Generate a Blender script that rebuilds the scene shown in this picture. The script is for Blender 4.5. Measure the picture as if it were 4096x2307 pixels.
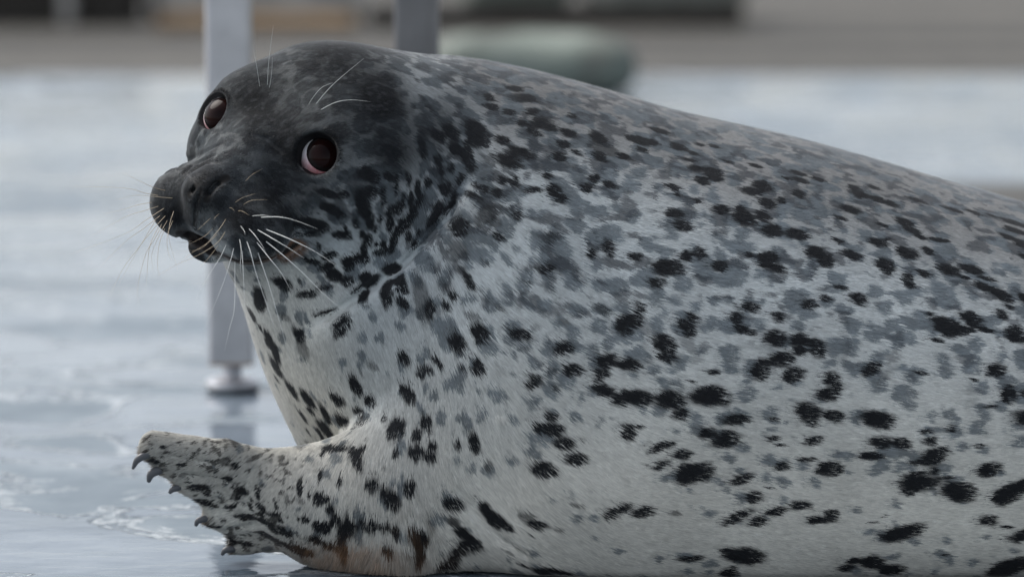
import bpy, bmesh, math, random
import numpy as np
from mathutils import Vector, Matrix
from mathutils.bvhtree import BVHTree

scene = bpy.context.scene
for o in list(bpy.data.objects):
    bpy.data.objects.remove(o)
random.seed(7)
RNG = np.random.default_rng(11)

# ------------------------------------------------------------------ camera
CAM_H = 0.757
PITCH = math.radians(7.83)
F_PX = 4096 * 3.5            # focal length in pixels of the 4096 wide photograph
CAM_Y = -3.5 * math.cos(PITCH)
cam_data = bpy.data.cameras.new("camera")
cam_data.sensor_width = 36.0
cam_data.lens = 126.0
cam_data.clip_start = 0.05
cam_data.clip_end = 400.0
cam_data.dof.use_dof = True
cam_data.dof.focus_distance = 3.485
cam_data.dof.aperture_fstop = 3.0
cam = bpy.data.objects.new("camera", cam_data)
cam.location = (0.0, CAM_Y, CAM_H)
cam.rotation_euler = (math.pi / 2 - PITCH, 0, 0)
scene.collection.objects.link(cam)
scene.camera = cam

# ------------------------------------------------------------------ sky, sun, exposure
SUN_EL = math.radians(52)
SUN_AZ = math.radians(-66)    # measured from +Y (behind the seal) towards +X
world = bpy.data.worlds.new("World")
scene.world = world
world.use_nodes = True
wn = world.node_tree.nodes
wl = world.node_tree.links
bg = wn["Background"]
sky = wn.new("ShaderNodeTexSky")
sky.sky_type = 'NISHITA'
sky.sun_disc = False
sky.sun_elevation = SUN_EL
sky.sun_rotation = SUN_AZ
sky.air_density = 1.0
sky.dust_density = 3.0
sky.ozone_density = 1.0
hsv = wn.new("ShaderNodeHueSaturation")          # thin cloud: a paler, whiter sky all over
hsv.inputs["Saturation"].default_value = 0.38
wl.new(sky.outputs[0], hsv.inputs["Color"])
wl.new(hsv.outputs[0], bg.inputs[0])
bg.inputs[1].default_value = 0.12
sun_data = bpy.data.lights.new("sun", 'SUN')
sun_data.energy = 1.5
sun_data.angle = math.radians(45)
sun_data.color = (1.0, 0.96, 0.9)
sun = bpy.data.objects.new("sun", sun_data)
sdir = Vector((math.sin(SUN_AZ) * math.cos(SUN_EL), math.cos(SUN_AZ) * math.cos(SUN_EL), math.sin(SUN_EL)))
sun.rotation_euler = sdir.to_track_quat('Z', 'Y').to_euler()
sun.location = sdir * 20
scene.collection.objects.link(sun)
scene.view_settings.view_transform = 'Standard'
scene.view_settings.look = 'None'
scene.view_settings.gamma = 1.0
scene.view_settings.use_curve_mapping = False
scene.view_settings.exposure = 0.92
scene.cycles.use_denoising = True
scene.cycles.max_bounces = 8
scene.cycles.diffuse_bounces = 3
scene.cycles.glossy_bounces = 3
scene.cycles.transmission_bounces = 6
scene.cycles_curves.shape = 'RIBBONS'
scene.cycles_curves.subdivisions = 2

# ------------------------------------------------------------------ helpers
CT, ST = math.cos(PITCH), math.sin(PITCH)
def S(u, v, y):
    """world point at depth y (mm) seen at photograph pixel u, v (used only for measuring the real place of things)"""
    x = (u - 2048.0) / F_PX
    t = (1153.5 - v) / F_PX
    d = np.array([x, CT + t * ST, -ST + t * CT])
    k = (y * 0.001 - CAM_Y) / d[1]
    return np.array([0.0, CAM_Y, CAM_H]) + d * k
def proj(P):
    q = P - np.array([0.0, CAM_Y, CAM_H])
    dep = q[:, 1] * CT - q[:, 2] * ST
    up = q[:, 1] * ST + q[:, 2] * CT
    return 2048 + F_PX * q[:, 0] / dep, 1153.5 - F_PX * up / dep
PX = 1.0 / 4096               # metres per photograph pixel near the seal

def tag(o, label=None, cat=None, group=None, kind=None):
    if label: o["label"] = label
    if cat: o["category"] = cat
    if group: o["group"] = group
    if kind: o["kind"] = kind
    return o
def link(o, parent=None):
    scene.collection.objects.link(o)
    if parent is not None:
        o.parent = parent
    return o
def mesh_obj(name, verts, faces, mat, parent=None, smooth=True):
    me = bpy.data.meshes.new(name)
    me.from_pydata([tuple(map(float, v)) for v in verts], [], [tuple(map(int, f)) for f in faces])
    me.update()
    if smooth:
        me.polygons.foreach_set("use_smooth", np.ones(len(me.polygons), dtype=bool))
    if mat: me.materials.append(mat)
    return link(bpy.data.objects.new(name, me), parent)
def bm_obj(name, bm, mat, parent=None, smooth=False):
    me = bpy.data.meshes.new(name)
    bm.to_mesh(me); bm.free()
    if smooth:
        me.polygons.foreach_set("use_smooth", np.ones(len(me.polygons), dtype=bool))
    if mat: me.materials.append(mat)
    return link(bpy.data.objects.new(name, me), parent)
def empty(name, loc):
    o = bpy.data.objects.new(name, None)
    o.location = loc
    o.empty_display_size = 0.1
    return link(o)
def keep(o, parent):
    """parent without moving (world coordinates are used for the parts)"""
    o.parent = parent
    o.matrix_parent_inverse = Matrix.Translation(-Vector(parent.location))
    return o

# numpy value noise
NT = np.random.default_rng(3).random(64 ** 3).astype(np.float32)
def vnoise(P, scale, seed=0):
    q = P / scale + (1000.0 + seed * 17.31)
    i = np.floor(q)
    f = (q - i).astype(np.float32)
    i = i.astype(np.int32)
    f = f * f * (3 - 2 * f)
    x0 = ((i[:, 0] + seed * 7) & 63) << 12; x1 = ((i[:, 0] + seed * 7 + 1) & 63) << 12
    y0 = ((i[:, 1] + seed * 13) & 63) << 6; y1 = ((i[:, 1] + seed * 13 + 1) & 63) << 6
    z0 = i[:, 2] & 63; z1 = (i[:, 2] + 1) & 63
    fx, fy, fz = f[:, 0], f[:, 1], f[:, 2]
    def mix(a, b, t): return a + (b - a) * t
    a = mix(NT[x0 | y0 | z0], NT[x1 | y0 | z0], fx); b = mix(NT[x0 | y1 | z0], NT[x1 | y1 | z0], fx)
    c = mix(NT[x0 | y0 | z1], NT[x1 | y0 | z1], fx); d = mix(NT[x0 | y1 | z1], NT[x1 | y1 | z1], fx)
    return mix(mix(a, b, fy), mix(c, d, fy), fz)
def fbm(P, scale, seed=0, octv=3):
    r, a, t = 0, 1.0, 0
    for k in range(octv):
        r = r + a * vnoise(P, scale, seed + k * 5); t += a
        a *= 0.5; scale *= 0.5
    return r / t
def sstep(e0, e1, x):
    t = np.clip((x - e0) / (e1 - e0), 0, 1)
    return t * t * (3 - 2 * t)
# ------------------------------------------------------------------ the seal: body as one implicit surface
def smin(a, b, k):
    h = np.maximum(k - np.abs(a - b), 0.0) / k
    return np.minimum(a, b) - h * h * k * 0.25
def smax(a, b, k):
    return -smin(-a, -b, k)
def ell(P, c, r, R=None):
    q = P - c
    if R is not None: q = q @ R
    r = np.asarray(r, dtype=float)
    k0 = np.linalg.norm(q / r, axis=1)
    k1 = np.linalg.norm(q / (r * r), axis=1) + 1e-9
    return k0 * (k0 - 1.0) / k1
def cap(P, a, b, ra, rb):
    ab = b - a
    t = np.clip(((P - a) @ ab) / (ab @ ab), 0, 1)
    q = P - a - t[:, None] * ab
    return np.sqrt((q * q).sum(1)) - (ra + (rb - ra) * t)
def poly_dist(P, pts):
    best = np.full(len(P), 1e9)
    tt = np.zeros(len(P))
    n = len(pts) - 1
    for i in range(n):
        a, b = pts[i], pts[i + 1]
        ab = b - a
        t = np.clip(((P - a) @ ab) / (ab @ ab + 1e-12), 0, 1)
        q = P - a - t[:, None] * ab
        d = np.sqrt((q * q).sum(1))
        m = d < best
        best = np.where(m, d, best)
        tt = np.where(m, (i + t) / n, tt)
    return best, tt

# head frame: origin between the eyes, x towards the seal's left (near) eye, y to the nose, z up
NEAR_EYE = S(1288, 631, -10)
FAR_EYE = S(893, 469, 55)
HM = (NEAR_EYE + FAR_EYE) / 2
HX = NEAR_EYE - FAR_EYE
EYE_HALF = np.linalg.norm(HX) / 2
HX = HX / np.linalg.norm(HX)
NOSE = S(800, 752, -52)
HY = NOSE - HM
HY = HY - HX * (HY @ HX)
NOSE_D = np.linalg.norm(HY)
HY = HY / NOSE_D
HZ = -np.cross(HX, HY)
HB = np.stack([HX, HY, HZ], axis=1)          # local -> world columns
def h2w(p): return HM + HB @ (np.asarray(p, float) * 0.001)
def to_head(P): return (P - HM) @ HB * 1000.0

EYE_N = np.array([0.24, 0.68, 0.69]); EYE_N = EYE_N / np.linalg.norm(EYE_N)
EYE_R = 22.5
EYE_C = np.array([EYE_HALF * 1000, 0, 0]) - EYE_N * 4.5     # eyeball centre, local mm

BX = np.array([S(u, 1000, 180)[0] for u in (1500, 1750, 2100, 2385, 2700, 3180, 3500, 3800, 4096)])
BT = np.array([S(u, v, 190)[2] for u, v in ((1500, 420), (1750, 262), (2100, 316), (2385, 376), (2700, 449), (3180, 556), (3500, 645), (3800, 735), (4096, 815))])
BX = np.concatenate([[S(1340, 1000, 180)[0]], BX, [0.75, 0.95, 1.10, 1.2]])
BT = np.concatenate([[0.25], BT, [0.27, 0.205, 0.14, 0.05]])
BA = np.interp(BX, [-0.18, -0.09, 0.0, 0.2, 0.5, 0.75, 0.95, 1.1, 1.2], [0.03, 0.205, 0.262, 0.296, 0.282, 0.21, 0.15, 0.095, 0.03])
BZ = np.interp(BX, [-0.3, -0.2, -0.1, 0.0, 1.3], [0.16, 0.05, -0.05, -0.06, -0.06])
BC = np.interp(BX, [-0.3, 0.0, 0.3, 1.3], [0.17, 0.19, 0.2, 0.22])
xs_f = np.linspace(BX[0], BX[-1], 400)
def sm_interp(vals):
    y = np.interp(xs_f, BX, vals)
    k = np.hanning(41); k /= k.sum()
    yp = np.pad(y, 20, mode='edge')
    return np.convolve(yp, k, mode='valid')
FT, FA, FZ, FC = sm_interp(BT), sm_interp(BA), sm_interp(BZ), sm_interp(BC)
def torso(P):
    x = P[:, 0]
    t, a, z0, c = (np.interp(x, xs_f, F) for F in (FT, FA, FZ, FC))
    cz = z0 + (t - z0) * 0.42                     # the widest level sits below the middle
    up = P[:, 2] > cz
    b = np.where(up, t - cz, cz - z0)
    n = np.where(up, 2.0, 3.2)                    # the blubber spreads where it rests on the deck
    q = ((np.abs(P[:, 1] - c) / a) ** n + (np.abs(P[:, 2] - cz) / b) ** n) ** (1 / n)
    d = (q - 1) * np.minimum(a, b)
    dx = np.maximum(np.maximum(xs_f[0] - x, x - xs_f[-1]), 0)
    return np.where(dx > 0, np.maximum(d, 0) + dx, d)

FLIP = dict(
    digits=[  # (start u,v,y) (mid) (tip) radii mm
        ((1230, 1945, 8), (900, 1834, -2), (622, 1784, 0), 27, 18, 15),
        ((1230, 1972, 10), (930, 1895, 2), (672, 1862, 5), 26, 15, 10),
        ((1230, 1985, 14), (960, 1965, 8), (745, 1930, 12), 26, 15, 9),
        ((1230, 2030, 20), (1010, 2055, 16), (850, 2060, 22), 26, 15, 9),
        ((1240, 2080, 28), (1080, 2135, 30), (955, 2178, 36), 26, 15, 9.5)])
def flipper(P):
    Q = P.copy(); Q[:, 1] = (Q[:, 1] - 0.012) * 1.35 + 0.012
    d = None
    for a, m, b, ra, rm, rb in FLIP['digits']:
        pa, pm, pb = S(*a), S(*m), S(*b)
        for p in (pa, pm, pb): p[1] = (p[1] - 0.012) * 1.35 + 0.012
        e = smin(cap(Q, pa, pm, ra * .001, rm * .001), cap(Q, pm, pb, rm * .001, rb * .001), 0.005)
        d = e if d is None else smin(d, e, 0.016)
    D = FLIP['digits']
    for i in range(4):                                                         # webs
        for wt in (0.0, 0.45, 0.8):
            p, q = [S(*(np.array(D[k][1]) * (1 - wt) + np.array(D[k][2]) * wt)) for k in (i, i + 1)]
            for r_ in (p, q): r_[1] = (r_[1] - 0.012) * 1.35 + 0.012
            d = smin(d, cap(Q, p, q, 0.009 - 0.003 * wt, 0.009 - 0.003 * wt), 0.012)
    w0, w1 = S(1300, 2020, 12), S(1600, 1990, 20)
    d = smin(d, cap(P, S(1180, 1965, 10), S(1330, 2120, 20), 0.030, 0.026), 0.03)
    d = smin(d, cap(P, w0, w1, 0.038, 0.058), 0.05)
    d = smin(d, cap(P, S(1290, 2140, 22), S(1640, 2170, 5), 0.022, 0.045), 0.03)
    return d / 1.15

def head(P):
    L = to_head(P)
    A = L.copy(); A[:, 0] = np.abs(A[:, 0])
    d = ell(L, (0, -74, -31), (91, 92, 84))                                   # braincase and blubber
    d = smin(d, ell(L, (0, 8, -24), (60, 70, 44)), 34)                        # face between the eyes
    d = smin(d, ell(A, np.array([54, -6, -32]), (40, 48, 44)), 24)            # broad cheekbones
    d = smin(d, cap(L, np.array([0, 25., -18]), np.array([0, 84., -16]), 42, 27), 20)   # bridge
    d = smin(d, ell(A, np.array([48, -30, 6]), (38, 38, 30)), 26)            # brows
    d = smin(d, ell(A, np.array([37, 83, -44]), (40, 40, 35)), 22)            # whisker pads
    d = smin(d, ell(L, np.array([0, 92, -26]), (24, 31, 34)), 10)             # upper lip in the middle
    d = smin(d, ell(L, np.array([0, 101, -7]), (23, 15, 15)), 9)              # nose
    d = smin(d, ell(A, np.array([62, -32, -58]), (46, 62, 52)), 30)           # cheeks
    d = smin(d, ell(A, EYE_C + EYE_N * 1.0, (24.4, 24.4, 24.4)), 10)          # lids
    jaw = cap(A, np.array([8, -10., -94]), np.array([4, 106., -66]), 42, 13)
    jaw = smin(jaw, ell(L, np.array([0, 74, -72]), (30, 46, 15)), 8)
    d = smin(d, jaw, 6)
    return d * 0.001

def neck(P):
    d = cap(P, S(1500, 810, 125), S(1900, 1140, 175), 0.126, 0.192)
    d = smin(d, cap(P, S(1190, 915, 85), S(1650, 1410, 150), 0.080, 0.128), 0.05)
    d = smin(d, ell(P, S(1830, 1190, 172), (0.2, 0.19, 0.2)), 0.06)
    return d

def near(P, f, c, r, m=0.09):
    """evaluate a part only where it can matter"""
    o = np.sqrt(((P - c) ** 2).sum(1)) - r
    k = o < m
    out = np.maximum(o, m)
    if k.any(): out[k] = f(P[k])
    return out
HEAD_C = HM + HB @ np.array([0, -0.01, -0.035])
FLIP_C = S(1080, 1990, 15)
RUFF_C = S(1470, 690, 88)
def base_sdf(P):
    b = smin(torso(P), neck(P), 0.08)
    h = smin(near(P, head, HEAD_C, .165), ell(P, RUFF_C, (0.098, 0.118, 0.104)), 0.045)
    k = np.interp(P[:, 2], [0.22, 0.34, 0.44], [0.012, 0.032, 0.045])
    d = smin(h, b, k)
    sh = cap(P, S(1950, 1600, 60), S(1560, 1960, 22), 0.10, 0.062)
    kf = np.interp(P[:, 0], [-0.185, -0.115, -0.06], [0.006, 0.02, 0.05])        # the fold over the shoulder dies out backwards
    d = smin(d, smin(near(P, flipper, FLIP_C, .185), sh, 0.05), kf)
    d = smax(d, 0.002 - P[:, 2], 0.012)                                         # lies flat on the deck
    return d

def trace_all(uv, f, y0=-300):
    """first surface points under photograph pixels"""
    p0 = np.array([S(u, v, y0) for u, v in uv]); p1 = np.array([S(u, v, 600) for u, v in uv])
    dr = (p1 - p0) / np.linalg.norm(p1 - p0, axis=1)[:, None]
    t = np.zeros(len(uv))
    for _ in range(60):
        d = f(p0 + dr * t[:, None])
        t = np.where(t < .9, t + d * .85, t)
    return p0 + dr * t[:, None]
CREASE_UV = []
def densify(pts, n=4):
    out = []
    for (a, b) in zip(pts[:-1], pts[1:]):
        for i in range(n):
            s = i / n
            out.append((a[0] + (b[0] - a[0]) * s, a[1] + (b[1] - a[1]) * s))
    return out + [pts[-1]]

# creases measured on the photograph, laid on the uncut body: (points, depth, radius, softness in mm)
CREASE = []
def crease(pts, depth, rad, soft):
    CREASE_UV.append((densify(pts), depth * .001, rad * .001, soft * .001))
LIP = [(702, 958), (735, 934), (775, 940), (815, 968), (850, 992), (893, 1022), (947, 1044), (1017, 1045), (1079, 1033), (1140, 1006), (1185, 975)]
crease(LIP, 7.0, 2.2, 2.5)
crease([(730, 940), (765, 942), (805, 967), (845, 994)], 10.0, 3.8, 3)          # parted lips
crease([(775, 905), (780, 850), (787, 805), (803, 760)], 2.5, 1.5, 4)          # philtrum
crease([(826, 796), (836, 765), (862, 735), (906, 710)], 12, 3.0, 4)           # near nostril
crease([(757, 777), (768, 758), (781, 745)], 8, 2.3, 3)                        # far nostril
crease([(1862, 740), (1800, 850), (1700, 965), (1590, 1075), (1480, 1150)], 13, 2.8, 9)
crease([(1590, 1075), (1470, 1160), (1350, 1240), (1230, 1325)], 12, 3.0, 8)
crease([(1830, 1960), (1900, 2050), (1990, 2150), (2080, 2210)], 3, 2.5, 9)
crease([(640, 705), (700, 672), (790, 625), (880, 580)], 1.5, 1.6, 4)
crease([(700, 720), (770, 660), (860, 625)], 1.5, 1.6, 4)
crease([(760, 690), (820, 655), (900, 645)], 1.2, 1.6, 4)
crease([(1000, 540), (1060, 560), (1120, 610)], 1.0, 1.0, 5)
for i, (a, m, b, *_r) in enumerate(FLIP['digits'][:-1]):                        # webs between the digits
    a2, m2, b2 = FLIP['digits'][i + 1][:3]
    crease([((m[0] + m2[0]) / 2, (m[1] + m2[1]) / 2), ((b[0] + b2[0]) / 2 + 12, (b[1] + b2[1]) / 2)], 3.0, 1.5, 7)
_all = trace_all([q for c in CREASE_UV for q in c[0]], base_sdf)
_k = 0
for _c in CREASE_UV:
    _p = _all[_k:_k + len(_c[0])]; _k += len(_c[0])
    _e = 5e-4
    _n = np.stack([base_sdf(_p + np.eye(3)[a] * _e) - base_sdf(_p - np.eye(3)[a] * _e) for a in range(3)], 1)
    _n /= np.linalg.norm(_n, axis=1)[:, None]
    CREASE.append((_p, _c[1], _c[2], _c[3], _n))
EYE_W = [h2w(EYE_C), h2w(EYE_C * np.array([-1, 1, 1]))]
EYE_NW = [HB @ EYE_N, HB @ (EYE_N * np.array([-1, 1, 1]))]
CANTHUS = h2w(np.array([EYE_HALF * 1000, 0, 0]) + np.array([-10, 15.5, -5]))

def sdf(P):
    d = base_sdf(P)
    if not len(P): return d
    for pts, dep, rad, soft, nrm in CREASE:
        mg = dep + rad + soft + .004
        lo, hi = pts.min(0) - mg, pts.max(0) + mg
        m = np.all((P > lo) & (P < hi), axis=1) & (np.abs(d) < .03)
        if m.any():
            Q = P[m]; dd = d[m]
            nl = max(2, int(dep / max(rad * 1.6, .002)) + 1)
            for lv in range(nl):
                f = lv / (nl - 1)
                e, t = poly_dist(Q, pts - nrm * (dep * f - .001))
                end = np.minimum(1, np.minimum(t, 1 - t) * 5)
                dd = smax(dd, (rad * (1.15 - .65 * f)) * end - e - (1 - end) * dep * f, soft * (1 - .75 * f))
            d[m] = dd
    L = to_head(P)
    m = (np.abs(L[:, 0]) < 110) & (np.abs(L[:, 1]) < 70) & (np.abs(L[:, 2]) < 60)
    if m.any():
        A = L[m].copy(); A[:, 0] = np.abs(A[:, 0])
        c = cap(A, EYE_C + EYE_N * 9, EYE_C + EYE_N * 60, 15.6, 34)
        can = np.array([EYE_HALF * 1000, 0, 0]) + np.array([-10.5, 14.5, -4])
        c = smin(c, cap(A, can - EYE_N * 8, can + EYE_N * 30, 3.0, 4.0), 6)
        c = smin(c, np.linalg.norm(A - EYE_C, axis=1) - EYE_R - 0.2, 0.5) if False else c
        d[m] = smax(d[m], -c * 0.001, 0.003)
    return d

def axis_coords(lo, hi, fine, df, dc):
    pts = [lo]
    while pts[-1] < hi:
        x = pts[-1]
        g = min(max(max(fine[0] - x, x - fine[1]), 0) / 0.08, 1)
        pts.append(x + df + (dc - df) * g)
    return np.array(pts)
def surface_nets(f, gx, gy, gz):
    nx, ny, nz = len(gx), len(gy), len(gz)
    D = np.full((nx, ny, nz), np.nan, np.float32)
    B = 8
    bx, by, bz = [np.arange(0, n, B) for n in (nx, ny, nz)]
    cen, idx, rad = [], [], []
    for i in bx:
        i1 = min(i + B, nx - 1)
        for j in by:
            j1 = min(j + B, ny - 1)
            for k in bz:
                k1 = min(k + B, nz - 1)
                cen.append(((gx[i] + gx[i1]) / 2, (gy[j] + gy[j1]) / 2, (gz[k] + gz[k1]) / 2))
                rad.append(0.5 * math.sqrt((gx[i1] - gx[i]) ** 2 + (gy[j1] - gy[j]) ** 2 + (gz[k1] - gz[k]) ** 2))
                idx.append((i, j, k))
    cd = base_sdf(np.array(cen))
    rad = np.array(rad)
    hit = np.abs(cd) < rad * 1.25 + 0.022
    for (i, j, k), h, c in zip(idx, hit, cd):
        if not h: D[i:i + B, j:j + B, k:k + B] = c
    I, J, K = np.nonzero(np.isnan(D))
    for s in range(0, len(I), 400000):
        a, b, c = I[s:s + 400000], J[s:s + 400000], K[s:s + 400000]
        D[a, b, c] = f(np.stack([gx[a], gy[b], gz[c]], 1))
    ins = D < 0
    e = np.zeros((nx - 1, ny - 1, nz - 1), np.int8)
    for a in (0, 1):
        for b in (0, 1):
            for c in (0, 1):
                e += ins[a:nx - 1 + a, b:ny - 1 + b, c:nz - 1 + c]
    act = (e > 0) & (e < 8)
    vid = np.full(act.shape, -1, np.int64)
    I, J, K = np.nonzero(act)
    vid[I, J, K] = np.arange(len(I))
    acc = np.zeros((len(I), 3)); cnt = np.zeros(len(I))
    corners = [(a, b, c) for a in (0, 1) for b in (0, 1) for c in (0, 1)]
    for p in corners:
        for ax in range(3):
            if p[ax]: continue
            q = list(p); q[ax] = 1
            d0 = D[I + p[0], J + p[1], K + p[2]]; d1 = D[I + q[0], J + q[1], K + q[2]]
            m = (d0 < 0) != (d1 < 0)
            t = d0 / np.where(d0 == d1, 1, d0 - d1)
            P0 = np.stack([gx[I + p[0]], gy[J + p[1]], gz[K + p[2]]], 1)
            P1 = np.stack([gx[I + q[0]], gy[J + q[1]], gz[K + q[2]]], 1)
            X = P0 + (P1 - P0) * t[:, None]
            acc[m] += X[m]; cnt[m] += 1
    V = acc / cnt[:, None]
    F = []
    for ax in range(3):
        o1, o2 = [(1, 2), (2, 0), (0, 1)][ax]
        sl0 = [slice(1, -1)] * 3; sl1 = [slice(1, -1)] * 3
        sl0[ax] = slice(0, -1); sl1[ax] = slice(1, None)
        a, b = ins[tuple(sl0)], ins[tuple(sl1)]
        ch = np.nonzero(a != b)
        base = [ch[0] + 1, ch[1] + 1, ch[2] + 1]; base[ax] = ch[ax]
        def vv(d1, d2):
            q = [base[0].copy(), base[1].copy(), base[2].copy()]
            q[o1] = q[o1] - d1; q[o2] = q[o2] - d2
            return vid[q[0], q[1], q[2]]
        quad = np.stack([vv(1, 1), vv(0, 1), vv(0, 0), vv(1, 0)], 1)
        flip = ~a[ch]
        quad[flip] = quad[flip][:, ::-1]
        F.append(quad)
    return V, np.concatenate(F)
def grad(f, P, e=4e-4):
    g = np.empty_like(P)
    for k in range(3):
        o = np.zeros(3); o[k] = e
        g[:, k] = (f(P + o) - f(P - o)) / (2 * e)
    return g
def relax(V, F, it):
    for _ in range(it):
        acc = np.zeros_like(V); cnt = np.zeros(len(V))
        for a in range(4):
            np.add.at(acc, F[:, a], V[F[:, (a + 1) % 4]] + V[F[:, (a + 3) % 4]])
            np.add.at(cnt, F[:, a], 2)
        V = V * 0.5 + 0.5 * acc / cnt[:, None]
    return V
def project(V, it=3):
    for _ in range(it):
        d = sdf(V); g = grad(sdf, V)
        V = V - np.clip(d / np.maximum((g * g).sum(1), 0.15), -0.004, 0.004)[:, None] * g
    return V
VOX_F, VOX_C = 0.0020, 0.0075
HAIR_BODY = 0.62
gx = axis_coords(-0.42, 1.26, (-0.37, 0.0), VOX_F, VOX_C)
gy = axis_coords(-0.16, 0.50, (-0.10, 0.09), VOX_F, VOX_C)
gz = axis_coords(-0.03, 0.56, (0.27, 0.52), VOX_F, VOX_C * 0.6)
BV, BF = surface_nets(sdf, gx, gy, gz)
BV = project(relax(BV, BF, 2), 3)
BN = grad(sdf, BV); BN /= np.linalg.norm(BN, axis=1)[:, None] + 1e-9
# ------------------------------------------------------------------ coat pattern
SPOTS = []       # (u, v, a, b, angle, strength) in photograph pixels
def T(ox, oy, k, rows, s=1.0):
    for r in rows:
        x, y, a, b = r[:4]
        ang = r[4] if len(r) > 4 else 0.0
        SPOTS.append((ox + x / k, oy + y / k, a / k, b / k, ang, s))
Z = 2.419
T(1700, 300, Z, [(420,480,110,60,60),(480,610,80,50,30),(390,570,50,80),(180,510,80,55,50),(60,550,60,50),(350,690,35,85),(370,820,35,85),(740,350,45,30,30),(850,450,40,28,20),(1010,450,70,50,20),(970,530,50,40),(1130,490,50,35,20),(950,340,50,35,20),(910,210,80,40,25),(790,120,70,35,20),(780,710,55,45,40),(750,810,95,65,50),(890,740,60,48,60),(680,610,60,35,40),(540,200,60,30,15),(560,290,50,35,40),(1300,540,85,35,10),(1350,380,50,22,15),(1590,580,75,45,10),(1260,650,60,40,30),(1220,770,60,45,40),(1380,730,50,25,30),(1620,770,60,45),(1850,770,60,28,5),(1100,960,50,35,20),(1160,1100,70,50,35),(1230,1170,60,45,20),(1560,980,45,40,-55),(1490,1070,55,45,-40),(1710,1040,55,35),(630,1100,55,45,60),(680,990,45,35),(790,1000,45,45),(960,1090,75,28,-5),(500,1070,45,30,30),(430,1150,45,30,30),(810,1320,45,35,-20),(290,1420,60,45),(130,1050,55,30,60),(260,1220,40,70),(60,1350,60,60),(190,840,30,45),(80,760,25,40),(190,660,35,40),(270,690,35,45)])
T(1700, 300, Z, [(540,1310,120,70,-40),(1090,450,90,60),(1640,700,120,50),(830,210,90,40,20),(600,1380,60,40)], .75)
T(2500, 500, Z, [(60,130,110,40,5),(190,150,70,28,5),(250,40,80,28),(80,220,50,25,10),(430,195,85,38,8),(640,175,50,15,5),(780,190,45,20,5),(590,265,45,20,15),(540,325,55,18),(600,410,60,28,10),(770,450,95,45,10),(670,530,65,38,10),(790,500,70,30,10),(390,590,60,32,15),(440,665,40,18,20),(610,725,45,18,15),(390,840,80,42,5),(480,965,75,50,15),(850,810,75,45,20),(1070,890,120,70,20),(1040,810,50,40,20),(1260,580,90,50,15),(1140,630,100,35,5),(1300,745,75,42,5),(1430,720,40,28,10),(1260,870,60,55),(1330,1010,95,60,25),(1580,1045,100,55,-5),(1600,650,55,38,10),(1590,450,70,25,10),(1620,520,70,25,5),(1480,500,45,15),(1180,380,65,20,10),(1800,515,65,22,5),(40,1260,50,40),(330,1370,130,75,5),(510,1260,60,50),(640,1230,55,60),(840,1350,75,50,-20),(1120,1240,45,30,10),(1300,1290,90,80,30),(1400,1380,80,40,20),(1760,1210,80,60,30),(1860,1300,70,65,30),(900,340,45,15,5)])
T(3296, 700, Z, [(210,110,60,35,30),(260,170,80,38,25),(400,105,60,20,10),(440,220,90,28,15),(570,260,60,28,15),(180,320,80,38,5),(80,400,55,18,10),(810,225,70,20,10),(700,440,80,40,10),(770,520,65,32,5),(470,465,55,18,10),(1170,320,90,20,3),(1370,345,70,20,5),(1540,375,50,12,5),(1760,445,110,28,5),(1770,520,90,30,5),(1700,580,75,25,10),(1820,640,75,42,10),(440,640,80,38,-5),(520,610,40,18,-30),(60,625,45,25),(180,760,95,42,5),(730,740,90,50,-10),(925,720,55,35),(510,860,85,65,10),(740,1010,60,65),(870,935,70,32,15),(1120,900,75,50,-10),(1350,900,95,40,-5),(1270,975,55,18,8),(1490,990,70,20),(1450,1060,70,35,5),(1640,1150,85,55,5),(1900,1190,75,50,-10),(1890,780,70,30),(260,1190,80,55,5),(1040,615,65,22,-15),(1640,1340,50,45),(1350,1385,100,60,15),(1110,1420,110,50),(940,1335,45,20),(80,1075,60,22),(850,580,45,25),(1710,1265,45,20,5)])
T(1700, 900, Z, [(290,20,70,40),(650,60,50,38,30),(1540,250,40,50),(1700,190,58,75),(1100,390,75,38,-15),(350,440,50,33,45),(390,520,45,35,30),(230,605,45,35,40),(165,700,45,35,30),(20,740,45,80),(480,960,85,60,40),(480,1060,40,45),(280,1070,85,68,45),(840,1010,85,52,10),(470,1310,75,52,50),(15,1320,40,45),(90,1240,75,25,35),(320,1300,35,18,40),(1260,1150,95,58,-10),(1350,1370,85,58),(1680,1290,85,65,-10),(1870,1320,80,60),(1630,1410,70,45),(1870,930,90,92),(1000,1430,60,30),(1910,290,30,30)])
T(1700, 900, Z, [(270,190,85,70,45),(1140,75,75,52,10),(140,510,45,35),(660,745,50,26,40),(410,800,70,28,25),(1640,780,70,40,20),(1150,1370,50,35),(930,510,40,25,10),(1290,900,40,35),(280,380,40,35,30),(530,320,35,25,30)], .65)
T(2500, 1100, Z, [(240,60,75,45,5),(60,290,50,50),(40,400,55,75),(520,490,90,65,50),(560,390,55,40,20),(310,640,110,75,30),(330,770,90,45,10),(1140,300,82,45),(1000,400,58,55),(1040,510,70,38,10),(1140,550,40,28),(1410,400,65,52),(1380,600,95,68,10),(1610,610,85,62,-20),(1780,690,90,72,60),(1590,720,60,40),(1430,800,110,60,-10),(1540,960,95,70,-15),(1230,900,110,82,-25),(770,925,60,25,5),(60,1160,110,70,5),(350,1180,135,85),(730,1160,175,88),(460,1320,75,52,-10),(990,1385,110,46,-5),(1350,1380,45,20),(1690,1310,105,85,20),(1720,1410,60,40),(1700,270,80,42,-5),(1850,215,50,33,10),(1900,990,65,60),(1870,1150,90,55),(1900,1340,50,40),(20,850,50,50,20),(560,1010,40,12,15),(60,1430,50,20)])
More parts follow.
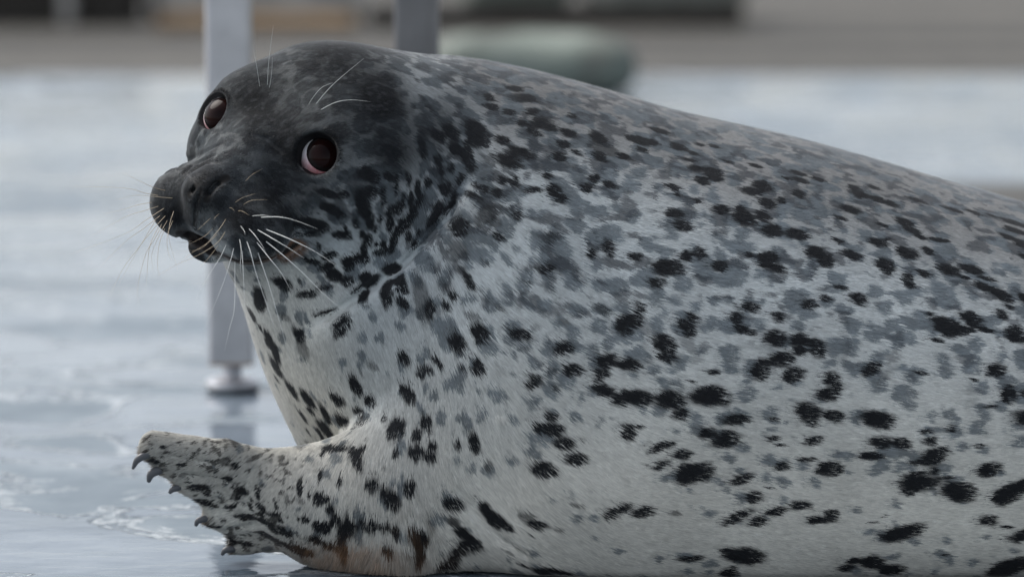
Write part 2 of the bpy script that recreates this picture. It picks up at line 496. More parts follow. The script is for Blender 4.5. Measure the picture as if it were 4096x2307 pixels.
T(3296, 1300, Z, [(1110,40,110,58,20),(1280,50,90,45,-20),(1480,40,70,22,5),(1780,80,100,68,10),(1010,140,55,20),(370,410,85,55,-35),(20,600,60,90),(20,490,40,45),(40,880,58,58),(430,900,160,70,10),(1580,430,85,62,-15),(1710,660,70,82),(1880,660,50,40),(1530,785,50,18),(1860,890,110,68,10),(860,455,55,20,5),(470,1130,95,68),(670,1140,85,52,15),(950,1115,55,35),(1140,1000,55,33,-10),(900,1020,50,22,5),(390,1265,100,36,5),(970,1270,110,75,-10),(1080,1210,55,40),(860,1320,110,25),(980,1410,50,40),(1415,1170,45,25),(1510,1400,110,55,-15),(20,1380,50,60),(1370,525,45,16,10),(820,1430,70,20)])
T(1700, 1500, Z, [(20,380,35,75),(60,600,40,40),(40,710,52,48),(290,590,33,42),(455,575,46,85),(980,30,75,40,-15),(1160,350,60,42,10),(1130,470,125,60,5),(1270,610,98,58),(1090,850,110,70,10),(1390,770,108,58,-5),(1650,120,100,52,10),(1820,200,95,68,-20),(1890,520,70,70),(220,1190,82,62,20),(520,1230,70,50,40),(610,1340,110,50,45),(740,1420,60,30,30),(1010,1395,95,38,3),(1780,1290,125,40,-28),(1600,20,60,25)])
T(1700, 1500, Z, [(560,800,33,52),(1440,580,40,20),(210,1350,60,40,40),(920,1300,80,38,5),(1400,1210,50,20),(1190,70,35,35)], .7)
T(2500, 1700, Z, [(270,195,120,38,-22),(470,270,85,48,-10),(250,380,85,33,-25),(575,450,160,92,-12),(710,60,75,48,-10),(890,130,125,72,-15),(1040,510,110,42,-20),(1165,685,72,62),(1430,385,80,40,-15),(1340,115,55,25,5),(1410,180,40,13),(1745,140,80,42,-20),(1680,320,80,20,-3),(1900,410,110,62,-5),(100,825,105,48,-10),(1000,880,140,40,-28),(1200,920,85,40,-15),(1380,820,85,36,-10),(1620,765,85,45),(1790,910,120,34),(1890,850,50,30),(550,1280,105,26,-10),(1080,1250,180,72,5),(900,1200,60,18),(910,1420,85,33),(940,1365,35,14),(1310,590,40,8)])
T(2500, 1700, Z, [(400,835,50,24)], .7)
T(3296, 1700, Z, [(820,560,160,90,5),(740,640,60,45),(1220,640,160,82,8),(1700,670,150,75,-20),(1860,580,100,50,-10),(1520,440,100,52,-10),(1095,515,65,16),(20,420,60,55),(670,1035,185,60,-15),(1500,920,80,46,5),(1690,985,60,13,12),(1840,1070,120,48,-8),(200,1310,70,30),(390,1320,100,62,10),(560,1390,120,48),(130,1380,80,33),(1700,1390,200,72,-15),(1790,1320,90,40),(1090,1248,40,7,5),(20,860,28,58),(490,885,45,7,-8),(380,935,45,7,-4)])
T(900, 1000, Z, [(535,285,90,50,5),(695,262,18,22),(310,430,80,75,45),(240,570,38,52),(760,385,95,33,-15),(940,320,75,22,-15),(1020,200,60,45,30),(1160,260,65,38,-30),(1330,215,55,48,-40),(1400,290,90,55,-40),(1270,350,65,30,-40),(825,80,48,26,-10),(940,130,60,30,-40),(970,30,60,33,-35),(1170,80,55,55,-40),(1290,40,75,42,-20),(1180,140,35,20),(1610,180,65,48,-45),(1550,390,105,45,-65),(1690,435,58,40,20),(1340,440,58,38,-30),(1110,690,100,38,-40),(930,585,100,28,-12),(690,760,80,38,35),(390,790,55,48,45),(460,920,48,58,30),(455,1040,88,40,75),(465,1160,38,16,65),(320,690,38,16,60),(610,1270,92,34,65),(750,1350,108,38,62),(1055,1370,58,55),(1230,1230,100,45,75),(1380,1390,62,48,35),(1700,970,72,50,40),(1890,1100,75,52,-15),(1760,1310,82,62,20)])
T(900, 1000, Z, [(725,890,45,58),(1285,1085,38,14,65),(1400,1045,55,30,20),(560,600,42,30),(60,290,50,22,45),(1870,400,190,60,80)], .6)
Z2 = 2.15
T(1000, 500, Z2, [(640,570,95,32,20),(770,575,45,33),(640,690,70,38,20),(720,740,60,28,25),(940,650,105,55,70),(1000,560,50,45),(1000,780,33,68),(960,400,60,55,40),(1215,480,80,20,85),(1330,430,26,55),(1410,480,26,68),(1100,560,23,50),(1110,630,20,35),(1220,690,85,36,-25),(1265,650,33,43),(1355,580,23,58),(1430,590,68,22,-60),(1370,720,100,38,-75),(1560,720,125,38,-65),(1090,780,26,26),(1180,800,30,58),(1270,850,105,38,-60),(1215,950,33,58),(1040,860,23,36),(885,815,28,36),(795,860,18,26),(935,905,20,30),(740,920,52,36,-20),(810,920,32,43),(560,1020,20,33),(420,820,100,48,10),(580,850,58,43),(510,905,70,26,-15),(350,960,60,30),(985,960,36,50),(1065,985,18,23),(1130,975,26,30),(1110,1045,80,26,-15),(1190,1030,30,40),(960,1030,28,58),(1345,905,28,43),(1425,860,16,23),(1400,980,28,53),(870,1130,92,34,-20),(940,1110,58,36),(655,1085,48,26,-35),(640,1180,58,28,-30),(520,1145,40,22),(700,1255,68,46,20),(1220,1230,62,50,-30),(970,1265,48,46,-40),(455,1130,20,23),(820,1200,38,20),(1650,490,30,58),(1700,650,105,32,-65),(1770,440,28,60),(1800,260,30,70),(1700,160,45,50),(1560,250,18,38),(1500,440,32,45),(1600,330,22,40),(1290,590,18,45),(1030,430,40,60),(1140,420,45,30,40),(1780,830,50,42),(1440,170,30,60)])
T(900, 1600, Z, [(70,745,48,40,-50),(190,830,80,38,20),(155,590,42,28,15),(360,850,26,58),(300,930,18,22),(285,1005,20,38),(380,1000,36,42),(520,950,15,48),(95,1000,52,30,-20),(500,1060,58,26,-20),(240,1110,98,34,-15),(385,1080,28,20),(445,1170,62,38,-15),(565,1115,24,26),(600,1230,48,40),(520,1240,45,18,-10),(755,785,26,72),(845,840,13,38),(925,880,46,58,30),(1000,880,23,38,40),(955,650,22,52),(1135,705,22,36),(800,1080,42,34),(735,1080,13,23),(1035,980,42,56),(1080,1080,66,44,-60),(930,1150,62,56),(1010,1170,32,48),(1190,1170,88,75,-60),(1190,1060,22,43),(1320,1130,58,50),(1430,1140,55,48,-40),(1540,1140,52,36),(1640,1170,36,58),(910,1290,68,36,-10),(480,1330,58,36),(265,1370,58,22),(640,1390,85,32,-15),(750,1410,78,42,-20),(1060,1350,80,32,15),(1160,1370,42,105),(1570,1370,42,58),(1100,420,72,36,30),(990,460,18,33),(1290,500,105,45,65),(1350,410,33,38),(1430,740,58,56,30),(1610,880,118,70,55),(1770,770,46,72),(1670,200,82,92),(1860,260,42,68),(1850,430,72,60),(1655,450,25,52),(930,210,115,40,65),(930,60,32,72),(1120,150,78,56,20),(1275,50,72,40,20),(705,70,68,19,70),(765,235,48,13,65),(880,250,26,48),(1330,180,68,26,-10),(1550,110,28,28),(780,20,28,28),(1910,130,23,58)])
T(900, 1600, Z, [(60,560,33,38),(490,545,23,13,-40),(640,560,13,23),(1560,570,18,28),(620,900,15,60),(600,720,12,30)], .6)
T(1600, 1800, 2.8625, [(1180,830,65,33,20),(205,870,125,75,45),(210,1080,55,120),(650,880,105,58,40),(740,1010,110,75),(620,1080,105,70,-40),(500,1240,85,70,-50),(1330,1265,80,12,20),(1530,1355,95,42),(1690,1340,110,26,5),(1790,1370,80,26,5),(1410,920,35,11,10),(95,330,55,72,30)])
T(1600, 1800, 2.8625, [(530,740,60,48,40),(1165,1120,80,17,30),(1290,1070,80,8,22),(1730,865,50,22)], .6)
T(480, 1680, 2.5, [(505,240,30,18),(410,390,48,25,10),(320,290,28,25),(230,285,28,25),(675,425,52,20),(840,655,78,30,-20),(920,710,38,26,-20),(745,605,23,13,-20),(940,810,82,27,10),(830,785,33,16),(1150,835,58,28,-15),(1095,965,30,18),(1000,1040,58,22),(900,980,43,25),(1240,735,28,22),(1180,1300,58,17,15),(1180,1190,38,36),(560,665,60,25,15)])
T(480, 1680, 2.5, [(690,530,33,15,-35),(480,490,48,22,-30),(820,310,28,18),(330,150,40,18,-30),(510,300,25,12)], .6)

TONE = np.array([(760,1005,.2,.5),(850,1050,.05,.15),(1130,860,1,.93),(1090,960,1,.9),(1905,740,.93,.4),(1840,880,.9,.3),(1740,1010,.7,.12),(1640,1110,.4,.05),  # u, v, blotch cover, darkness
 (1320,230,1,.9),(1000,430,1,.93),(1150,600,1,.95),(800,720,1,.92),(700,850,1,.92),(960,880,1,.94),(1080,760,1,.93),(1500,400,1,.95),
 (850,560,1,.8),(780,560,1,.65),(1300,520,1,.82),(1230,760,1,.8),(1300,850,.6,.45),(1350,1000,.05,.0),(1150,1090,0,0),(1210,960,.5,.35),(1550,600,.85,.9),(1700,480,.9,.8),(1650,800,.6,.42),(1480,800,.6,.45),(1800,900,.5,.3),(1500,1050,.2,.05),
 (1000,1200,.0,0),(1150,1450,.0,0),(1400,1500,.0,0),(1300,1250,.0,0),(1600,1450,.08,0),(1800,1300,.5,.03),(1750,1050,.6,.1),
 (2000,500,.93,.36),(2080,760,.88,.16),(2050,1000,.75,.06),(2400,700,.8,.1),(2700,800,.68,.05),(3000,1000,.62,.04),(3500,1100,.55,.02),(4000,1100,.55,.02),
 (2000,330,.95,.3),(2700,520,.95,.24),(3400,700,.92,.22),(4000,880,.85,.18),(1700,300,1,.5),
 (2100,1300,.48,0),(2600,1400,.48,0),(3000,1500,.42,0),(3600,1500,.5,0),(4000,1500,.5,0),(1900,1100,.5,0),
 (2000,1700,.22,0),(2500,1750,.08,0),(3200,1750,.2,0),(3800,1750,.32,0),(2000,2000,.04,0),(2600,2050,.02,0),(3300,2100,.02,0),(4000,2100,.02,0),
 (900,1830,.05,.36),(700,1760,.05,.42),(1100,1900,.04,.3),(1000,2050,.04,.22),(1200,2050,.04,.22),(1350,2000,.05,.14),(1600,2200,.05,0)], float)  # flipper: grey coat, darkened further for the shade on it
def idw(u, v, A, cols, p=3.0):
    if len(u) > 60000:
        return np.concatenate([idw(u[i:i + 50000], v[i:i + 50000], A, cols, p) for i in range(0, len(u), 50000)])
    u, v, A = u.astype(np.float32), v.astype(np.float32), A.astype(np.float32)
    w = 1.0 / (((u[:, None] - A[None, :, 0]) ** 2 + (v[:, None] - A[None, :, 1]) ** 2 + 900.0) ** (p / 2))
    w /= w.sum(1, keepdims=True)
    return w @ A[:, cols]
VIEW = lambda P: (np.array([0, CAM_Y, CAM_H]) - P) / np.linalg.norm(np.array([0, CAM_Y, CAM_H]) - P, axis=1)[:, None]
bvh = BVHTree.FromPolygons([tuple(v) for v in BV.tolist()], [tuple(f) for f in BF.tolist()])
SP3 = []
for (u, v, a, b, ang, s) in SPOTS:
    o = Vector((0, CAM_Y, CAM_H)); q = Vector(S(u, v, 0)) - o; q.normalize()
    loc, n, i, d = bvh.ray_cast(o, q)
    if loc is None: continue
    n = np.array(n); c = np.array(loc)
    if n @ -np.array(q) < 0: n = -n
    ca, sa = math.cos(math.radians(ang)), math.sin(math.radians(ang))
    vw = -np.array(q)
    right = np.array([1.0, 0, 0]); upv = np.cross(vw, right); upv /= np.linalg.norm(upv)
    if upv[2] < 0: upv = -upv
    
    def tangent(x, y):
        w = right * x - upv * y
        # the surface vector that is seen as this image vector
        return w + vw * (-(w @ n) / max(n @ vw, 0.62))
    A1, A2 = tangent(ca, sa) * a * PX * d / 3.5, tangent(-sa, ca) * b * PX * d / 3.5
    SP3.append((c, n, A1, A2, s))
# the far side carries spots too
order = RNG.permutation(len(BV))
vfac = (BN * VIEW(BV)).sum(1)
cand = [i for i in order[:9000] if vfac[i] < -0.12 and BV[i, 2] > 0.02][:330]
for i in cand:
    n = BN[i]; t = np.cross(n, [0, 0, 1.0]); t /= np.linalg.norm(t) + 1e-9
    a = RNG.uniform(.006, .016)
    SP3.append((BV[i], n, t * a, np.cross(n, t) * a * RNG.uniform(.5, .9), 1.0))

def cells(P, size, seed):
    """distance to the nearest of a set of scattered centres, in cell sizes"""
    q = P / size + 500.0
    b = np.floor(q - .5).astype(np.int32)
    best = np.full(len(P), 9.0, np.float32)
    for dx in (0, 1):
        for dy in (0, 1):
            for dz in (0, 1):
                c = b + np.array([dx, dy, dz], np.int32)
                h = ((c[:, 0] & 63) << 12) | ((c[:, 1] & 63) << 6) | (c[:, 2] & 63)
                d = 0
                for k in range(3):
                    off = .5 + .75 * (NT[(h * (k + 1) * 7 + seed * 977 + k * 4099) % (64 ** 3)] - .5)
                    d = d + (q[:, k] - c[:, k] - off) ** 2
                best = np.minimum(best, d)
    return np.sqrt(best)
def near_poly(P, pts, m=.02):
    d = np.full(len(P), 1.0); t = np.zeros(len(P))
    k = np.all((P > pts.min(0) - m) & (P < pts.max(0) + m), axis=1)
    d[k], t[k] = poly_dist(P[k], pts)
    return d, t
def coat(P, N):
    u, v = proj(P)
    tone = idw(u, v, TONE, [2, 3])
    g, dk = tone[:, 0], tone[:, 1]
    dk = np.where(dk > .5, .5 + (dk - .5) * 1.18, dk).clip(0, .992)
    W = P + (np.stack([vnoise(P, .012, 31), vnoise(P, .012, 32), vnoise(P, .012, 33)], 1) - .5) * .012
    n1 = 0.6 * vnoise(W, .020, 1) + .4 * vnoise(W, .009, 2)
    n2 = 0.55 * vnoise(W, .015, 7) + .45 * vnoise(W, .007, 8)
    fine = vnoise(P, .0035, 5)
    big = vnoise(P, .05, 9)
    warm = np.clip(sstep(950, 2100, v) + .6 * sstep(1500, 1200, u) * sstep(950, 1100, v), 0, 1)[:, None]
    pale = np.array([.57, .615, .625]) * (1 - warm) + np.array([.735, .72, .655]) * warm
    top = sstep(0.55, 0.92, N[:, 2])[:, None] * sstep(1650, 1950, u)[:, None]
    pale = pale * (1 - .8 * top) + np.array([.19, .185, .18]) * .8 * top
    col = pale * (0.9 + .2 * big[:, None]) * (.93 + .14 * fine[:, None])
    wor = cells(W, .0205, 3) + (n1 - .5) * .45
    rr = (np.clip(g, 0, 1) * .78 * .2387) ** (1 / 3)
    m = (sstep(rr + .035, rr - .05, wor) * (g > .015))[:, None]
    grey = np.array([.118, .148, .17]) * (.7 + .6 * vnoise(P, .011, 12)[:, None])
    col = col * (1 - m * .8) + grey * m * .8
    th2 = 0.72 - 0.16 * g
    m2 = sstep(th2 - .03, th2 + .05, n2)[:, None] * sstep(.3, .6, g)[:, None]
    col = col * (1 - m2 * .75) + np.array([.055, .062, .072]) * m2 * .75
    # dark hood of the head
    dcol = np.array([.009, .0098, .0112]) * (.7 + .9 * vnoise(W, .008, 14)[:, None]) + np.array([.022, .024, .026]) * sstep(.58, .8, vnoise(P, .0034, 15))[:, None]
    col = col * (1 - dk[:, None]) + dcol * dk[:, None]
    # spots
    xo = np.argsort(P[:, 0]); xsrt = P[xo, 0]
    for (c, n, A1, A2, s) in SP3:
        R = max(np.linalg.norm(A1), np.linalg.norm(A2)) * 1.75
        idx = xo[np.searchsorted(xsrt, c[0] - R):np.searchsorted(xsrt, c[0] + R)]
        Pi = P[idx]
        idx = idx[(np.abs(Pi[:, 1] - c[1]) < R) & (np.abs(Pi[:, 2] - c[2]) < R)]
        if not len(idx): continue
        q = P[idx] - c
        d = np.sqrt((q @ A1 / (A1 @ A1)) ** 2 + (q @ A2 / (A2 @ A2)) ** 2)
        R0 = max(.004, R * .45)
        d = d + (vnoise(P[idx], R0, 21) - .5) * .45 + (vnoise(P[idx], .003, 22) - .5) * .22
        k = sstep(1.46, .95, d) * s
        ok = (N[idx] @ n) > -0.1
        k = (k * ok)[:, None]
        col[idx] = col[idx] * (1 - k) + np.array([.020, .0215, .024]) * k
    fl = (sstep(1350, 1150, u) * sstep(1680, 1760, v) * sstep(.60, .68, .6 * vnoise(P * np.array([1, 1, 1.6]), .0065, 71) + .4 * vnoise(P, .003, 72)))[:, None] * .85
    col = col * (1 - fl) + np.array([.022, .021, .021]) * fl
    # bare skin: lids, nose, lips
    L = to_head(P); A = L.copy(); A[:, 0] = np.abs(A[:, 0])
    de = np.linalg.norm(A - EYE_C, axis=1)
    ax = (A - EYE_C) @ EYE_N
    off = np.sqrt(np.maximum(de ** 2 - ax ** 2, 0))
    lid = (sstep(23.0, 20.8, off) * (ax > 2))[:, None]
    col = col * (1 - lid) + np.array([.010, .010, .011]) * lid
    can = np.array([EYE_HALF * 1000, 0, 0]) + np.array([-11.5, 15.5, -4.5])
    lid2 = (sstep(8, 4, np.linalg.norm(A - can, axis=1)))[:, None]
    col = col * (1 - lid2) + np.array([.010, .010, .011]) * lid2
    e, t = near_poly(P, LIP3)
    lipk = (sstep(.0115, .004, e) * sstep(-.03, .15, t))[:, None]
    lipc = np.array([.075, .055, .044]) * (1 - sstep(.72, .97, t)[:, None]) + np.array([.20, .095, .05]) * sstep(.72, .97, t)[:, None]
    col = col * (1 - lipk * .9) + lipc * lipk * .9
    eg, _t2 = near_poly(P, CREASE[1][0])
    gape = np.maximum(sstep(.0045, .002, e), sstep(.0085, .006, eg))[:, None]
    col = col * (1 - gape) + np.array([.008, .006, .006]) * gape
    for q in NOSTRIL3:
        e2, _ = near_poly(P, q)
        k = sstep(.0055, .0028, e2)[:, None]
        col = col * (1 - k) + np.array([.007, .0065, .0065]) * k
    ed = sstep(.011, .003, near_poly(P, EDGE3, .03)[0])[:, None] * .7 * sstep(.35, .65, vnoise(P, .006, 81))[:, None]
    col = col * (1 - ed) + np.array([.30, .20, .13]) * ed
    k = sstep(.003, .0012, near_poly(P, CREASE[2][0])[0])[:, None]
    col = col * (1 - k) + np.array([.008, .0075, .0075]) * k
    # brown stained fur of the armpit
    st = 1.6 * np.exp(-(((u - 1420) / 210) ** 2 + ((v - 2222) / 58) ** 2))
    st = np.clip(st * (.35 + 1.1 * vnoise(P, .005, 41)), 0, 1)[:, None] * .6
    col = col * (1 - st) + np.array([.40, .23, .13]) * (.45 + 1.0 * vnoise(P, .003, 42)[:, None]) * st
    st = np.exp(-(((u - 1660) / 70) ** 2 + ((v - 2110) / 100) ** 2))
    st = np.clip(st * 1.4 * sstep(.3, .7, vnoise(P, .007, 43)), 0, 1)[:, None] * .8
    col = col * (1 - st) + np.array([.085, .055, .036]) * (.4 + 1.1 * vnoise(P, .003, 44)[:, None]) * st
    return np.clip(col, .004, .85)
LIP3 = CREASE[0][0]
EDGE3 = trace_all(densify([(585, 1800), (640, 1900), (725, 1965), (830, 2078), (935, 2195)]), sdf)
EDGE3 = EDGE3[(EDGE3[:, 1] < .15)]
NOSTRIL3 = [CREASE[3][0], CREASE[4][0]]

# ------------------------------------------------------------------ materials of the seal
def mat(name, color=None, rough=.5, **kw):
    m = bpy.data.materials.new(name); m.use_nodes = True
    b = m.node_tree.nodes["Principled BSDF"]
    if color is not None: b.inputs["Base Color"].default_value = (*color, 1)
    b.inputs["Roughness"].default_value = rough
    for k, v in kw.items():
        b.inputs[k.replace("_", " ")].default_value = v
    return m
m_skin = mat("seal_skin", None, .55, Specular_IOR_Level=.15)
nt = m_skin.node_tree
at = nt.nodes.new("ShaderNodeAttribute"); at.attribute_name = "coat"
nt.links.new(at.outputs["Color"], nt.nodes["Principled BSDF"].inputs["Base Color"])
m_fur = bpy.data.materials.new("seal_fur"); m_fur.use_nodes = True
nt = m_fur.node_tree
nt.nodes.remove(nt.nodes["Principled BSDF"])
hb = nt.nodes.new("ShaderNodeBsdfHairPrincipled")
hb.parametrization = 'COLOR'
hb.inputs["Roughness"].default_value = .38
hb.inputs["Radial Roughness"].default_value = .5
hb.inputs["IOR"].default_value = 1.4
hb.inputs["Random Roughness"].default_value = .2
at = nt.nodes.new("ShaderNodeAttribute"); at.attribute_name = "coat"
nt.links.new(at.outputs["Color"], hb.inputs["Color"])
nat = nt.nodes.new("ShaderNodeAttribute"); nat.attribute_name = "root_normal"
df = nt.nodes.new("ShaderNodeBsdfPrincipled")
df.inputs["Specular IOR Level"].default_value = 0.0
df.inputs["Roughness"].default_value = .8
df.inputs["Sheen Weight"].default_value = .5
df.inputs["Sheen Roughness"].default_value = .32
nt.links.new(at.outputs["Color"], df.inputs["Base Color"]); nt.links.new(nat.outputs["Vector"], df.inputs["Normal"])
mx = nt.nodes.new("ShaderNodeMixShader"); mx.inputs[0].default_value = .18
nt.links.new(df.outputs[0], mx.inputs[1]); nt.links.new(hb.outputs[0], mx.inputs[2])
nt.links.new(mx.outputs[0], nt.nodes["Material Output"].inputs["Surface"])

seal = empty("spotted_seal", (0.3, 0.2, 0.0))
tag(seal, "grey seal with black spots and a dark head resting on the wet deck", "seal")
body = keep(mesh_obj("body", BV, BF, m_skin), seal)
ca = body.data.color_attributes.new("coat", 'FLOAT_COLOR', 'POINT')
vc = coat(BV, BN)
ca.data.foreach_set("color", np.concatenate([vc, np.ones((len(vc), 1))], 1).astype(np.float32).ravel())

# ------------------------------------------------------------------ fur
HAIRDIR = np.array([
 (2000,350,1,.22),(2700,520,1,.25),(3400,700,1,.28),(4050,880,1,.25),(2200,700,1,.32),(2700,900,1,.2),(3300,1000,1,.12),(4000,1200,1,.05),
 (1900,700,.8,.6),(1900,1000,.75,.65),(2100,1300,.8,.55),(1750,1200,.5,.85),(1600,1400,.4,.9),(1400,1550,.28,.96),(1200,1400,.3,.95),(1050,1250,.3,.95),(1150,1600,.45,.9),
 (2400,1500,.95,.3),(3000,1500,1,.1),(2300,1800,.85,.5),(2000,1900,.7,.72),(1800,1750,.3,.95),(1600,1750,.1,1),(1500,1900,0,1),(1350,2000,-.1,1),(1200,1950,-.35,.93),(1000,1950,-.8,.6),(750,1800,-.95,.3),(1000,2150,-.9,.4),(1300,2180,-.45,.9),(1450,2250,-.35,.93),(1650,2150,.15,.98),(1850,2100,.75,.66),(2100,2200,.9,.4),(2700,1950,1,.05),(3500,2000,1,.0),(2700,2200,1,0),(4000,2000,1,-.05),
 (1320,200,1,-.05),(1100,300,.8,-.6),(1550,250,1,.2),(1700,400,.95,.3),(1500,450,1,.05),(1288,480,.9,-.4),(1100,500,.7,-.7),(900,600,.6,-.8),(1300,800,.85,.5),(1500,700,.95,.3),(1700,700,.5,.85),(1650,850,.35,.93),(1450,900,.6,.8),(1200,950,.7,.7),(1000,900,.8,.5),(700,850,-.3,.9),(1050,720,.9,.3),(1300,1100,.55,.83),(1000,1100,.4,.9),(1550,1000,.3,.95)], float)
tri = np.concatenate([BF[:, [0, 1, 2]], BF[:, [0, 2, 3]]])
p0, p1, p2 = BV[tri[:, 0]], BV[tri[:, 1]], BV[tri[:, 2]]
area = np.linalg.norm(np.cross(p1 - p0, p2 - p0), axis=1) / 2
cen = (p0 + p1 + p2) / 3
cn = BN[tri].mean(1)
facing = (cn * VIEW(cen)).sum(1)
cu, cv = proj(cen)
dens = np.where(facing > -0.15, HAIR_BODY, HAIR_BODY * .15)
headk = sstep(.22, .12, np.linalg.norm(cen - h2w((0, -10, -40)), axis=1))
flipk = ((cu < 1330) & (cv > 1690)).astype(float)
dens = dens * (1 + 1.1 * np.maximum(headk, flipk * .8) * (facing > -.15))
dens = np.where(cen[:, 0] > 0.56, dens * .2, dens)
dens = np.where(cen[:, 2] < .004, 0, dens)
cnt = dens * area * 1e6
cnt = np.floor(cnt + RNG.random(len(cnt))).astype(int)
ti = np.repeat(np.arange(len(tri)), cnt)
r1, r2 = RNG.random(len(ti)), RNG.random(len(ti))
fl = r1 + r2 > 1; r1[fl] = 1 - r1[fl]; r2[fl] = 1 - r2[fl]
w = np.stack([1 - r1 - r2, r1, r2], 1)
HP = (p0[ti] * w[:, :1] + p1[ti] * w[:, 1:2] + p2[ti] * w[:, 2:])
HN = (BN[tri[ti, 0]] * w[:, :1] + BN[tri[ti, 1]] * w[:, 1:2] + BN[tri[ti, 2]] * w[:, 2:])
HN /= np.linalg.norm(HN, axis=1)[:, None]
# bald: eyes, nostrils, gape
Lh = to_head(HP); Ah = Lh.copy(); Ah[:, 0] = np.abs(Ah[:, 0])
axh = (Ah - EYE_C) @ EYE_N
offh = np.sqrt(np.maximum(((Ah - EYE_C) ** 2).sum(1) - axh ** 2, 0))
bald = (offh < 20.8) & (axh > 2) & (axh < 45)
bald |= near_poly(HP, LIP3)[0] < .005
bald |= near_poly(HP, CREASE[1][0])[0] < .0085
bald |= near_poly(HP, CREASE[2][0])[0] < .0019
for q in NOSTRIL3: bald |= near_poly(HP, q)[0] < .0044
HP, HN = HP[~bald], HN[~bald]
hu, hv = proj(HP)
hd = idw(hu, hv, HAIRDIR, [2, 3], 3.5)
D3 = np.stack([hd[:, 0], np.zeros(len(hd)), -hd[:, 1]], 1)
D3 += (np.stack([vnoise(HP, .02, 51), vnoise(HP, .02, 52), vnoise(HP, .02, 53)], 1) - .5) * .11
D3 += RNG.normal(0, .06, D3.shape)
D3 -= HN * (D3 * HN).sum(1)[:, None]
D3 /= np.linalg.norm(D3, axis=1)[:, None] + 1e-6
clump = vnoise(HP, .0019, 61) * .0042 + vnoise(HP, .005, 62) * .002
hk0 = sstep(.20, .11, np.linalg.norm(HP - h2w((0, 10, -40)), axis=1))
hc_col = coat(HP - D3 * (clump * (1 - .45 * hk0))[:, None], HN)
hk = sstep(.20, .11, np.linalg.norm(HP - h2w((0, 10, -40)), axis=1))
mz = sstep(.085, .055, np.linalg.norm(HP - h2w((0, 85, -30)), axis=1))
fk = sstep(1450, 1150, hu) * sstep(1650, 1720, hv)
ln = .0095 - .0042 * hk - .0022 * mz - .0035 * fk
edge = sstep(.012, .004, near_poly(HP, EDGE3, .03)[0])
ln = ln * (1 + 1.1 * edge * RNG.random(len(ln)))
for q in (CREASE[5][0], CREASE[6][0]): ln = ln * (1 - .7 * sstep(.016, .006, near_poly(HP, q, .03)[0]))
AX = (to_head(HP) * np.array([1, 1, 1])); AX[:, 0] = np.abs(AX[:, 0])
ln = ln * (1 - .55 * sstep(36, 24, np.linalg.norm(AX - EYE_C, axis=1)))
pit = np.exp(-(((hu - 1420) / 240) ** 2 + ((hv - 2265) / 60) ** 2)) + .7 * np.exp(-(((hu - 1640) / 60) ** 2 + ((hv - 2130) / 110) ** 2))
ln = ln * (1 + 1.3 * np.clip(pit, 0, 1))
ln = ln * RNG.uniform(.65, 1.15, len(ln))
lift = .065 + .075 * RNG.random(len(ln)) + .12 * np.clip(pit, 0, 1)
Q = np.empty((len(HP), 3, 3), np.float32)
Q[:, 0] = HP - HN * .0006
Q[:, 1] = HP + (D3 * .52 + HN * (lift * .62)[:, None]) * ln[:, None]
Q[:, 2] = HP + (D3 + HN * (lift * .75)[:, None] + np.array([0, 0, -.06])) * ln[:, None]
Q[:, :, 2] = np.maximum(Q[:, :, 2], .0015)
rad = np.array([.00030, .00027, .00007], np.float32)[None] * (1 + .7 * (((HN * VIEW(HP)).sum(1) < -.15)))[:, None] * (1 - .25 * hk)[:, None]
hcv = bpy.data.hair_curves.new("fur")
hcv.add_curves([3] * len(HP))
hcv.attributes["position"].data.foreach_set("vector", Q.ravel())
ra = hcv.attributes.get("radius") or hcv.attributes.new("radius", 'FLOAT', 'POINT')
ra.data.foreach_set("value", rad.astype(np.float32).ravel())
co = hcv.attributes.new("coat", 'FLOAT_COLOR', 'CURVE')
jit = RNG.uniform(.82, 1.18, (len(HP), 1)) * (.86 + .28 * vnoise(HP, .0022, 63)[:, None])
nr = hcv.attributes.new("root_normal", 'FLOAT_VECTOR', 'CURVE')
nr.data.foreach_set("vector", HN.astype(np.float32).ravel())
co.data.foreach_set("color", np.concatenate([np.clip(hc_col * jit, 0, .92), np.ones((len(HP), 1))], 1).astype(np.float32).ravel())
hcv.materials.append(m_fur)
fur = link(bpy.data.objects.new("fur", hcv))
fur.parent = body
fur.matrix_parent_inverse = Matrix.Identity(4)
fur["kind"] = "stuff"
print("HAIRS", len(HP))

# ------------------------------------------------------------------ eyes
def eye_material():
    m = mat("eye_white", (.8, .72, .7), .08, Specular_IOR_Level=.4)
    nt = m.node_tree; n = nt.nodes; l = nt.links
    tc = n.new("ShaderNodeTexCoord"); sp = n.new("ShaderNodeSeparateXYZ")
    l.new(tc.outputs["Object"], sp.inputs[0])
    nz = n.new("ShaderNodeTexNoise"); nz.inputs["Scale"].default_value = 260; nz.inputs["Detail"].default_value = 4
    l.new(tc.outputs["Object"], nz.inputs["Vector"])
    ad = n.new("ShaderNodeMath"); ad.operation = 'MULTIPLY_ADD'
    l.new(nz.outputs["Fac"], ad.inputs[0]); ad.inputs[1].default_value = .016; l.new(sp.outputs["Y"], ad.inputs[2])
    mr = n.new("ShaderNodeMapRange"); mr.inputs[1].default_value = -.012; mr.inputs[2].default_value = .012
    mr.inputs[3].default_value = 1; mr.inputs[4].default_value = 0
    l.new(ad.outputs[0], mr.inputs[0])
    cr = n.new("ShaderNodeValToRGB")
    cr.color_ramp.elements[0].color = (.78, .76, .78, 1); cr.color_ramp.elements[1].color = (.62, .22, .24, 1)
    l.new(mr.outputs[0], cr.inputs[0]); l.new(cr.outputs[0], n["Principled BSDF"].inputs["Base Color"])
    return m
